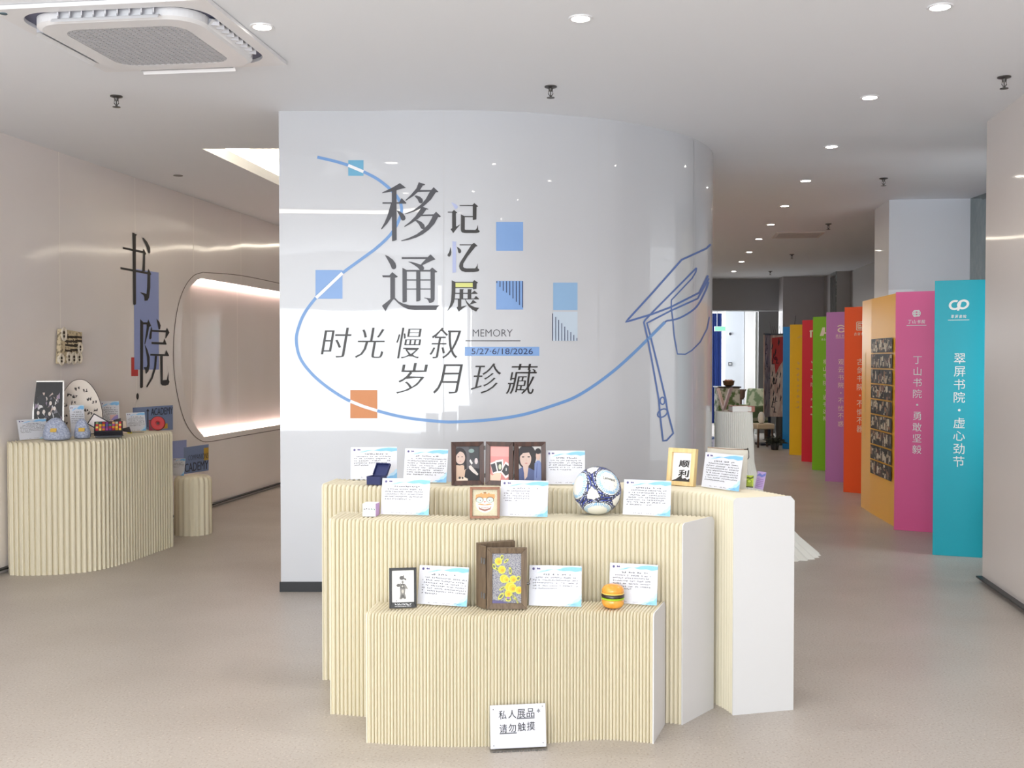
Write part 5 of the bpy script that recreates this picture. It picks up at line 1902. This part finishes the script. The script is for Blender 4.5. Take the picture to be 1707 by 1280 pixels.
def academy(label, rgb, L, R_, H, far, text, tx, ty0, ty1, tw, logo, page=None, tcol=(240, 240, 238), faint=False):
    """a spine panel from L to R_ (floor corners) with a photo page folded back from it to far"""
    L, R_, far = Vector((*L, 0)), Vector((*R_, 0)), Vector((*far, 0))
    d = R_ - L
    rz = math.atan2(d.y, d.x)
    t = thing('academy_panel', label, 'display panel', (L.x, L.y, 0), rz, 'coloured folding academy panels')
    W = d.length
    m = mat('panel_%02x%02x%02x' % rgb, rgb, .4, spec=.35)
    mb = MB()
    mb.box((W / 2, .012, H / 2), (W, .022, H))
    sp = mb.build('spine_panel', m, t, bevel=.0015)
    q = Matrix.Rotation(-rz, 3, 'Z') @ (far - L)
    a_ = Vector((W, .012, 0))
    mb = MB()
    dd = (q - a_)
    ln = dd.length
    e = dd.normalized()
    nn = Vector((-e.y, e.x, 0))
    fp = lambda u, v, w: a_ + e * u + nn * w + Vector((0, 0, v))
    mb.prism(rect(.012, 0, ln, H), fp, -.010, .010)
    pg = mb.build('photo_page', m, t)
    return t, sp, pg, (lambda u, v, w: Vector((u, .001 - w, v))), fp, W, ln


def photos(parent, fp, u0, u1, v0, v1, rows, side, seed, cols=1):
    mb = MB()
    rnd = random.Random(seed)
    cs = [(40, 38, 40), (70, 62, 60), (120, 108, 96), (186, 172, 150), (96, 60, 56), (54, 58, 66), (160, 120, 96), (28, 28, 32), (206, 198, 180)]
    rh = (v1 - v0) / rows
    for r in range(rows):
        va, vb = v0 + r * rh + rh * .05, v0 + (r + 1) * rh - rh * .05
        mb.flat(rect(u0, va, u1, vb), fp, side * .0108, 0)
        n_ = 80
        for k in range(n_):
            u = rnd.uniform(u0, u1 - (u1 - u0) * .09)
            w_ = (u1 - u0) * rnd.uniform(.03, .09)
            h_ = (vb - va) * rnd.uniform(.12, .5)
            v = rnd.uniform(va, vb - h_)
            mb.flat(rect(u, v, u + w_, v + h_), fp, side * (.0112 + .00002 * k), rnd.choice((0, 1, 1, 2, 3, 3, 4, 5, 6, 7, 8, 8)))
    return mb.build('photo_strip', [flatcol(c) for c in cs], parent)


def vtext(name, sp, f, txt, cx, top, bot, size, m, skip=()):
    mb = MB()
    n_ = len(txt)
    step = (top - bot) / n_
    for i, ch in enumerate(txt):
        yc = top - (i + .5) * step
        if ch == '·':
            mb.flat(ellipse(cx, yc, size * .12, size * .12, 12), f, .001)
            continue
        _, _, gw, gh = glyph(ch)
        w_ = size * min(gw / .92, 1.02)
        h_ = size * 1.0 * min(gh / .92, 1.02)
        if ch == '心':
            h_ *= .95
        lettering(mb, ch, (cx - w_ / 2, yc - h_ / 2, cx + w_ / 2, yc + h_ / 2), f, .001)
    return mb.build(name, m, sp)


def ring(mb, f, cx, cy, r0, r1, w=.001, n_=24, a0=0, a1=2 * pi, sx=1., rot=0.):
    o_ = ellipse(cx, cy, r1 * sx, r1, n_, rot, a0, a1)
    i_ = ellipse(cx, cy, r0 * sx, r0, n_, rot, a0, a1)
    full = abs(a1 - a0 - 2 * pi) < 1e-6
    m_ = len(o_)
    mb.add([f(u, v, w) for u, v in o_ + i_], [(k, (k + 1) % m_, m_ + (k + 1) % m_, m_ + k) for k in range(m_ if full else m_ - 1)])


def caption(mb, f, word, cx, cy, size, w=.001):
    n_ = len(word)
    for i, ch in enumerate(word):
        x = cx + (i - (n_ - 1) / 2) * size * 1.15
        lettering(mb, ch, (x - size / 2, cy - size / 2, x + size / 2, cy + size / 2), f, w, a=.02, b=.0, shear=.12)


M_pw = mat('panel_white_print', (242, 242, 240), .45)
M_pw2 = mat('panel_cream_print', (238, 226, 206), .45)
M_faint = mat('panel_faint_print', (228, 192, 96), .45)
PH = 2.195
# turquoise
t, sp, pg, f, fp, W, ln = academy('turquoise folding panel with the looped emblem, nearest the right-hand pier', (16, 172, 192), (3.39, 8.43), (3.729, 8.30), PH + .01, (4.10, 9.10), '', 0, 0, 0, 0, 0)
k_ = W / (1637 - 1555)           # metres per photo pixel across the panel
zz = lambda y: 1.57 - (y - 600) * 8.42 / F
vtext('motto_lettering', sp, f, '翠屏书院·虚心劲节', (1598.5 - 1556) * k_, zz(587), zz(779), .086, M_pw)
mb = MB()
cx, cy = (1596 - 1556) * k_, zz(509)
ring(mb, f, cx - .028, cy, .024, .040, a0=.75, a1=2 * pi - .7, sx=1.15, rot=.3)
ring(mb, f, cx + .032, cy + .004, .022, .038, sx=1.2, rot=.4)
mb.flat([(cx - .012, cy - .046), (cx + .004, cy - .044), (cx + .022, cy + .03), (cx + .004, cy + .03)], f, .0012)
caption(mb, f, '翠屏書院', cx, zz(528), .026)
mb.flat(rect(cx - .078, zz(534.2), cx + .078, zz(533.4)), f, .001)
mb.build('emblem', M_pw, sp)
photos(pg, fp, .12, ln - .05, .75, 1.85, 9, -1, 3)
# pink
t, sp, pg, f, fp, W, ln = academy('pink folding panel with a white round emblem', (238, 100, 160), (3.532, 9.678), (3.83, 9.52), PH, (4.05, 10.5), '', 0, 0, 0, 0, 0)
k_ = W / (1557 - 1490)
zz = lambda y: 1.57 - (y - 600) * 9.62 / F
vtext('motto_lettering', sp, f, '丁山书院·勇敢坚毅', (1529 - 1490.5) * k_, zz(591), zz(758), .078, M_pw)
mb = MB()
cx, cy = (1526.5 - 1490.5) * k_, zz(523.5)
for dx, dy, w_, h_ in ((0, .028, .05, .012), (0, .005, .064, .012), (0, -.018, .056, .012), (-.014, .005, .012, .052), (.014, .005, .012, .052)):
    mb.flat(rrect(cx + dx - w_ / 2, cy + dy - h_ / 2, cx + dx + w_ / 2, cy + dy + h_ / 2, .0055, 4), f, .001 + abs(dy) * .01)
ring(mb, f, cx, cy + .005, .028, .036, a0=2.2, a1=4.4)
ring(mb, f, cx, cy + .005, .028, .036, a0=-.9, a1=1.1)
caption(mb, f, '丁山书院', cx, zz(536.5), .034)
mb.flat(rect(cx - .085, zz(543), cx + .085, zz(542.2)), f, .001)
mb.build('emblem', M_pw, sp)
photos(pg, fp, .12, ln - .05, .75, 1.85, 9, -1, 4)
# amber, turned round so that its photo page faces the room
t = thing('academy_panel', 'amber folding panel turned sideways, showing nine strips of photographs', 'display panel', (3.60, 9.86, 0), 0, 'coloured folding academy panels')
A, B, C_ = Vector((0, 0, 0)), Vector((.085, .92, 0)), Vector((.14, 1.36, 0))
m = mat('panel_amber', (244, 184, 62), .35, spec=.4)
e = (B - A).normalized()
nn = Vector((-e.y, e.x, 0))
fpa = lambda u, v, w: A + e * u + nn * w + Vector((0, 0, v))
mb = MB()
mb.prism(rect(0, 0, (B - A).length, PH), fpa, -.018, .0)
pg = mb.build('photo_page', m, t)
e2 = (C_ - B).normalized()
n2 = Vector((-e2.y, e2.x, 0))
fpb = lambda u, v, w: B + e2 * u + n2 * w + Vector((0, 0, v))
mb = MB()
mb.prism(rect(0, 0, (C_ - B).length, PH), fpb, -.018, .0)
sp = mb.build('spine_panel', m, t)
mb = MB()
Lb = (C_ - B).length
for i in range(22):
    yv = 1.62 - i * .042
    scribble(mb, fpb, .55 * Lb, .55 * Lb + .05, yv, .05, random.Random(i), .0012, 0, 0)
mb.build('faint_lettering', M_faint, sp)
La = (B - A).length
photos(pg, lambda u, v, w: fpa(La - u, v, w), .05, La - .07, .41, 1.79, 9, 1, 9)
# orange-red
SPI = [('orange-red folding panel with a square seal emblem', (244, 92, 40), (3.945, 12.47), (4.20, 12.22), '古剑书院·不惧不器', 1434, (596, 721), .078, 12.45),
       ('purple folding panel with a cloud emblem', (188, 128, 196), (4.06, 13.58), (4.30, 13.42), '观云书院·不忧不惑', 1402, (597, 712), .07, 13.57),
       ('green folding panel with a block emblem', (124, 188, 34), (4.295, 15.0), (4.50, 14.80), '横山书院·通书达礼', 1376, (597, 703), .068, 14.95),
       ('crimson folding panel, narrow, partly hidden by the green one', (222, 40, 62), (4.485, 16.24), (4.72, 16.03), '　　书院·　　　', 1355, (598, 696), .068, 16.2),
       ('yellow folding panel with faint lettering', (248, 206, 24), (4.595, 17.37), (4.83, 17.24), '', 1331, (598, 690), .06, 17.36),
       ('blue folding panel, farthest of the row', (34, 138, 222), (4.785, 18.55), (5.02, 18.40), '', 0, (0, 0), 0, 18.5)]
for i, (lab, rgb, L, R_, txt, px, (y0, y1), sz, dist) in enumerate(SPI):
    L2, R2 = Vector(L), Vector(R_)
    fr_ = R2 + Vector((.2, .85))
    t, sp, pg, f, fp, W, ln = academy(lab, rgb, L, R_, PH - .01 * (i > 0) - .03 * (i > 3), (fr_.x, fr_.y), '', 0, 0, 0, 0, 0)
    lx = 853.5 + F * L[0] / L[1]
    rx = 853.5 + F * R_[0] / R_[1]
    k_ = W / (rx - lx)
    zz = lambda y, D=dist: 1.57 - (y - 600) * D / F
    cx = (px - lx) * k_
    if txt.strip('　'):
        mb_txt = txt
        mb = MB()
        n_ = len(txt)
        step = (zz(y0) - zz(y1)) / n_
        for j, ch in enumerate(txt):
            yc = zz(y0) - (j + .5) * step
            if ch == '　':
                scribble(mb, f, cx - sz * .5, cx - sz * .1, yc, sz * .5, random.Random(j), .001, 0, 0)
            elif ch == '·':
                mb.flat(ellipse(cx, yc, sz * .12, sz * .12, 12), f, .001)
            else:
                lettering(mb, ch, (cx - sz / 2, yc - sz / 2, cx + sz / 2, yc + sz / 2), f, .001)
        mb.build('motto_lettering', M_pw2, sp)
    mb = MB()
    if i == 0:
        cy = zz(544)
        for r_ in (.052, .034):
            q1, q2 = rrect(cx - r_, cy - r_, cx + r_, cy + r_, .012, 4), rrect(cx - r_ + .009, cy - r_ + .009, cx + r_ - .009, cy + r_ - .009, .006, 4)
            m_ = len(q1)
            mb.add([f(u, v, .001) for u, v in q1 + q2], [(a, (a + 1) % m_, m_ + (a + 1) % m_, m_ + a) for a in range(m_)])
        mb.flat(rect(cx - .02, cy - .02, cx + .02, cy - .008), f, .001)
        mb.flat(rect(cx - .02, cy + .002, cx + .012, cy + .014), f, .001)
        caption(mb, f, '古剑书', cx - .02, zz(557), .036)
    elif i == 1:
        cy = zz(549)
        ring(mb, f, cx, cy - .012, .018, .032, sx=1.5, a0=.4, a1=2 * pi - .3)
        ring(mb, f, cx - .006, cy + .012, .03, .042, sx=1.3, a0=.5, a1=2.6)
        caption(mb, f, '观云书院', cx, zz(560), .032)
        mb.flat(rect(cx - .07, zz(564), cx + .07, zz(563.2)), f, .001)
    elif i == 2:
        cy = zz(553)
        mb.flat([(cx - .09, cy - .06), (cx - .035, cy - .06), (cx - .01, cy - .01), (cx - .01, cy + .06), (cx - .05, cy + .06)], f, .001)
        mb.flat([(cx + .02, cy - .06), (cx + .07, cy - .06), (cx + .05, cy + .06), (cx + .01, cy + .06), (cx + .02, cy - .01)], f, .001)
        mb.flat(rect(cx - .06, cy - .03, cx + .06, cy - .01), f, .0012)
        caption(mb, f, '横山书院', cx, zz(566), .03)
    elif i == 3:
        cy = zz(556)
        mb.flat(rect(cx - .05, cy - .06, cx - .02, cy + .03), f, .001)
        mb.flat([(cx - .06, cy + .03), (cx, cy + .03), (cx, cy + .05), (cx - .05, cy + .05)], f, .001)
    elif i == 4:
        cy = zz(563)
        for s_ in (-1, 1):
            ring(mb, f, cx + s_ * .03, cy, .024, .034, a0=pi / 2 - s_ * 1.2 + (0 if s_ > 0 else 0), a1=pi / 2 - s_ * 1.2 + s_ * 2.4 if s_ > 0 else pi / 2 + 1.2)
        ring(mb, f, cx, cy - .02, .02, .03, a0=.4, a1=2.7)
        for j in range(9):
            scribble(mb, f, cx - .03, cx + .02, zz(606 + j * 9), .055, random.Random(j), .001, 0, 0)
    if mb.f:
        mb.build('emblem', M_faint if i == 4 else M_pw2, sp)

# ------------------------------------------------------------------ books on the white pedestal, card taped to it
zt = 1.131
t = thing('book', 'white book with a reddish spine lying flat on the white pedestal', 'book', (PC.x + .055, PC.y - .03, zt), radians(3))
mb = MB()
mb.box((-.01, 0, .024), (.16, .15, .040))
mb.build('page_block', mat('book_pages', (236, 234, 230), .7), t)
mb = MB()
mb.box((.0, 0, .002), (.19, .158, .004))
mb.box((.0, 0, .046), (.19, .158, .004))
mb.box((.082, 0, .024), (.028, .158, .044))
mb.build('cover', [mat('book_cover_red', (178, 122, 108), .5)], t)
mb = MB()
mb.box((-.03, -.0795, .024), (.13, .001, .047))
mb.build('white_band', mat('book_band_white', (240, 240, 238), .6), t)
t = thing('open_book', 'pale book standing open like a tent on the white pedestal', 'book', (PC.x - .075, PC.y + .045, zt), radians(70))
mb = MB()
for s_ in (-1, 1):
    R = Matrix.Rotation(s_ * radians(17), 3, 'X')
    mb.box(Vector((0, s_ * -.03, .105)), (.15, .006, .2), R=R)
mb.build('cover', mat('book_cover_mauve', (172, 150, 150), .5), t)
mb = MB()
for s_ in (-1, 1):
    R = Matrix.Rotation(s_ * radians(17), 3, 'X')
    mb.box(Vector((0, s_ * -.0235, .103)), (.14, .006, .19), R=R)
mb.build('pages', mat('book_pages_pink', (226, 206, 196), .6), t)
t = thing('taped_card', 'grey-lilac description card fixed to the front of the white pedestal', 'card', ony(1179, 740, 8.74), radians(-6))
Wk, Hk = .115, .125
fk = leaned(radians(0), 0, 0, -Hk / 2)
picture('printed_sheet', fk, Wk, Hk, (206, 204, 220), [([(0, .72), (.3, .86), (.6, .84), (1, 1), (1, .84), (.6, .74), (.3, .7)], (92, 116, 166))] + [(rect(.08, .1 + k * .1, .9, .135 + k * .1), (110, 112, 136)) for k in range(6)], t, off=.001)
mb = MB()
mb.prism(rect(-Wk / 2 - .003, -.003, Wk / 2 + .003, Hk + .003), fk, -.004, -.0015)
mb.build('backing_board', M_white, t)

# ------------------------------------------------------------------ far end of the passage
p = onz(1283, 742, 0)
t = thing('painted_screen', 'tall painted cloth panel with a red patch on a stand by the far doorway', 'screen', (4.83, 19.35, 0), radians(8))
rnd = random.Random(8)
M_canvas = mottle(mat('painted_canvas', (222, 200, 178), .8), (196, 160, 140), 6, .4, .6, stretch=(4, 4, 1))
for nm, a, b in (('left_leaf', (-.25, -.14), (-.03, .12)), ('right_leaf', (-.03, .12), (.20, .02))):
    a, b = Vector((*a, 0)), Vector((*b, 0))
    e = (b - a).normalized()
    nn = Vector((e.y, -e.x, 0))
    ln = (b - a).length
    ff = lambda u, v, w, a=a, e=e, nn=nn: a + e * u + nn * w + Vector((0, 0, v))
    mb = MB()
    mb.prism(rect(0, .52, ln, 2.03), ff, -.006, .006)
    lf = mb.build('cloth_leaf', M_canvas, t)
    mb = MB()
    for k in range(24):
        u, v = rnd.uniform(.01, ln - .05), rnd.uniform(.58, 1.9)
        mb.flat([(u, v), (u + .012, v - .005), (u + .03, v + .07), (u + .018, v + .12)], ff, .0068, 0)
        if k % 3 == 0:
            mb.flat(rect(u, v, u + .05, v + .014), ff, .0069, 0)
    if nm == 'right_leaf':
        mb.flat([(.03, 1.98), (ln - .02, 2.0), (ln - .02, 1.55), (.16, 1.44), (.1, 1.3), (.08, 1.5), (.03, 1.5)], ff, .0065, 1)
        mb.flat(ellipse(.1, 1.6, .03, .035, 14), ff, .007, 2)
    mb.build('painted_marks', [mat('canvas_ink', (50, 42, 42), .8), mat('canvas_red', (196, 66, 60), .8), mat('canvas_dark_red', (120, 24, 34), .8)], lf)
    mb = MB()
    mb.bar(ff(0, 2.045, 0), ff(ln, 2.045, 0), .03, .03)
    mb.build('top_rail', mat('rail_dark', (58, 58, 62), .4), t)
for a in ((.235, .0), (-.03, .14)):
    mb = MB()
    mb.box((a[0], a[1], 1.03), (.05, .03, 2.06))
    mb.build('post', mat('rail_dark', (58, 58, 62), .4), t)
mb = MB()
mb.box((.0, .06, .02), (.56, .30, .04))
mb.build('foot_board', mat('rail_dark', (58, 58, 62), .4), t)

t = thing('blue_curtain', 'long dark blue curtain hanging in the bright far room', 'curtain', (5.07, 26.0, 0))
mb = MB()
pts = [(-.2 + k * .0114, .03 * sin(k * 1.9)) for k in range(36)]
mb.add([(x, y, z) for z in (.004, 2.72) for x, y in pts] + [(x, y + .012, z) for z in (.004, 2.72) for x, y in pts],
       [(k, k + 1, 36 + k + 1, 36 + k) for k in range(35)] + [(72 + k, 73 + k, 109 + k, 108 + k) for k in range(35)])
mb.build('curtain_cloth', mat('curtain_blue', (38, 62, 130), .8), t, smooth=True)
mb = MB()
mb.bar((-.22, 0, 2.74), (.22, 0, 2.74), .04, .04)
mb.build('curtain_rail', M_white, t)
t = thing('exit_sign', 'small green lit exit sign hanging in front of the blue curtain', 'sign', ony(1200, 548, 23.5))
mb = MB()
mb.box((0, 0, 0), (.24, .03, .11))
mb.build('sign_case', mat('exit_case', (214, 226, 220), .4), t, bevel=.004)
mb = MB()
mb.box((0, -.017, 0), (.22, .003, .085))
mb.build('lit_face', mat('exit_green', (120, 206, 160), .5, emit=.8), t)
mb = MB()
mb.bar((-.06, 0, .05), (-.06, 0, .966), .012, .012)
mb.bar((.06, 0, .05), (.06, 0, .966), .012, .012)
mb.build('hanger', M_steel, t)
for (x, y), nm, lab in (((1217, 556.5), 'wall_sensor', 'small dark round sensor high on the white column'), ((1217, 606.5), 'wall_switch', 'small pale switch plate on the white column')):
    p = ony(x, y, 23.985)
    t = thing(nm, lab, 'sensor' if 'sensor' in nm else 'switch', p)
    mb = MB()
    if 'sensor' in nm:
        mb.lathe([(.03, 0), (.03, .012), (.018, .02), (0, .022)], 16, R=Matrix.Rotation(pi / 2, 3, 'X'))
        mb.build('sensor_dome', mat('sensor_dark', (70, 74, 84), .4), t)
        mb = MB()
        mb.lathe([(.036, -.004), (.036, .004)], 16, R=Matrix.Rotation(pi / 2, 3, 'X'))
        mb.build('sensor_base', M_white, t)
    else:
        mb.box((0, -.004, 0), (.086, .008, .086))
        mb.build('plate', mat('switch_grey', (120, 124, 132), .4), t, bevel=.002)
        mb = MB()
        mb.box((0, -.009, 0), (.05, .004, .03))
        mb.build('rocker', M_white, t)

t = thing('side_table', 'small table under a green and white patterned cloth in the far room', 'table', (4.22, 20.6, 0))
M_cloth = mottle(mat('patterned_cloth', (226, 228, 216), .8), (104, 132, 84), 9, .48, .58)
mb = MB()
mb.box((0, 0, .515), (.42, .42, 1.03))
mb.build('cloth_skirt', M_cloth, t, bevel=.01)
mb = MB()
mb.box((0, 0, 1.042), (.46, .46, .024))
mb.build('table_top', mat('table_top_dark', (56, 52, 50), .4), t, bevel=.003)
t = thing('wooden_bowl', 'brown wooden bowl on the patterned side table', 'bowl', (4.25, 20.6, 1.055))
mb = MB()
mb.lathe([(.05, 0), (.10, .02), (.115, .09), (.122, .11), (.112, .108), (.095, .04), (0, .02)], 20)
mb.build('bowl', mat('bowl_brown', (132, 100, 66), .5), t, smooth=True)
mb = MB()
for k in range(5):
    mb.lathe([(0, -.03), (.026, -.015), (.03, 0), (.026, .015), (0, .03)], 10, c=(.06 * cos(k * 1.3), .06 * sin(k * 1.3), .105))
mb.build('bowl_filling', mat('bowl_filling_pink', (214, 166, 146), .7), t, smooth=True)

t = thing('armchair', 'green patterned armchair in the far room', 'armchair', (4.72, 20.9, 0), radians(-55))
M_arm = mottle(mat('armchair_green', (118, 138, 98), .8), (196, 198, 170), 5, .5, .58)
mb = MB()
mb.box((0, 0, .40), (.56, .54, .18))
mb.build('seat', M_arm, t, bevel=.03)
mb = MB()
mb.box((0, .26, .72), (.56, .12, .56), R=Matrix.Rotation(radians(-8), 3, 'X'))
mb.build('backrest', M_arm, t, bevel=.04)
for sx in (-1, 1):
    mb = MB()
    mb.box((sx * .30, 0, .52), (.09, .54, .30))
    mb.build('armrest', M_arm, t, bevel=.03)
for sx in (-1, 1):
    for sy in (-1, 1):
        mb = MB()
        mb.lathe([(.018, 0), (.028, .32)], 10, c=(sx * .23, sy * .22, 0))
        mb.build('leg', mat('leg_brown', (84, 62, 48), .5), t)
t = thing('plant_stand', 'slim brown pot on a tall stand behind the green armchair', 'plant pot', (4.99, 22.9, 0))
mb = MB()
mb.lathe([(.09, 0), (.09, .03), (.03, .06), (.03, .70), (.08, .72)], 14)
mb.build('stand', mat('leg_brown', (84, 62, 48), .5), t)
mb = MB()
mb.lathe([(.06, .72), (.09, .76), (.10, .88), (.125, .93), (.105, .93), (0, .9)], 18)
mb.build('pot', mat('pot_brown', (92, 66, 52), .5), t, smooth=True)
t = thing('low_bench', 'low cream cushioned bench beside the painted screen', 'bench', (4.52, 18.9, 0), radians(10))
mb = MB()
mb.box((0, 0, .38), (.34, .30, .10))
mb.build('cushion', mat('bench_cream', (214, 200, 176), .8), t, bevel=.025)
for sx in (-1, 1):
    for sy in (-1, 1):
        mb = MB()
        mb.bar((sx * .14, sy * .12, 0), (sx * .13, sy * .11, .34), .03, .03)
        mb.build('leg', mat('leg_brown', (84, 62, 48), .5), t)
t = thing('white_lantern', 'small white egg-shaped lantern on the cream bench', 'lantern', (4.50, 18.92, .431))
mb = MB()
mb.lathe([(.035, 0), (.06, .04), (.065, .10), (.05, .17), (.025, .20), (0, .205)], 20)
mb.build('shade', mat('lantern_white', (244, 244, 242), .5), t, smooth=True)
mb = MB()
mb.lathe([(.04, -.002), (.04, .006)], 16)
mb.build('base', M_chrome, t)
t = thing('leafy_plant', 'dark leafy plant on the floor under the painted screen', 'plant', (4.60, 18.35, 0))
mb = MB()
mb.lathe([(.06, 0), (.08, .10), (.085, .12), (0, .11)], 16)
mb.build('pot', mat('pot_slate', (56, 60, 66), .5), t)
rnd = random.Random(77)
mb = MB()
for k in range(70):
    a, el, ln = rnd.uniform(0, 2 * pi), rnd.uniform(.1, 1.1), rnd.uniform(.12, .26)
    d = Vector((cos(a) * cos(el), sin(a) * cos(el), sin(el)))
    s_ = Vector((-sin(a), cos(a), 0)) * .018
    b0 = Vector((0, 0, .11))
    m_ = b0 + d * ln * .6
    tip = b0 + d * ln + Vector((0, 0, -.05))
    mb.add([b0, m_ + s_, tip, m_ - s_], [(0, 1, 2), (0, 2, 3)])
tag(mb.build('foliage', mottle(mat('leaf_dark', (48, 58, 56), .6), (96, 104, 100), 20), t), kind='stuff')
t = thing('bare_branches', 'tall dark bare branches standing behind the painted screen', 'branches', (5.28, 20.6, 0))
mb = MB()
mb.lathe([(.09, 0), (.12, .2), (.09, .5), (.07, .52), (0, .5)], 16)
mb.build('vase', mat('vase_dark', (60, 58, 56), .4), t, smooth=True)
rnd = random.Random(4)
for k in range(7):
    x = rnd.uniform(-.3, .3)
    mb = MB()
    mb.tube([(0, 0, .48), (x * .3, .02, 1.1), (x * .7 + .05, 0, 1.8), (x + .03, .02, rnd.uniform(2.2, 2.5))], [.012, .010, .008, .004], 6)
    mb.build('branch', mat('branch_dark', (58, 58, 54), .7), t)
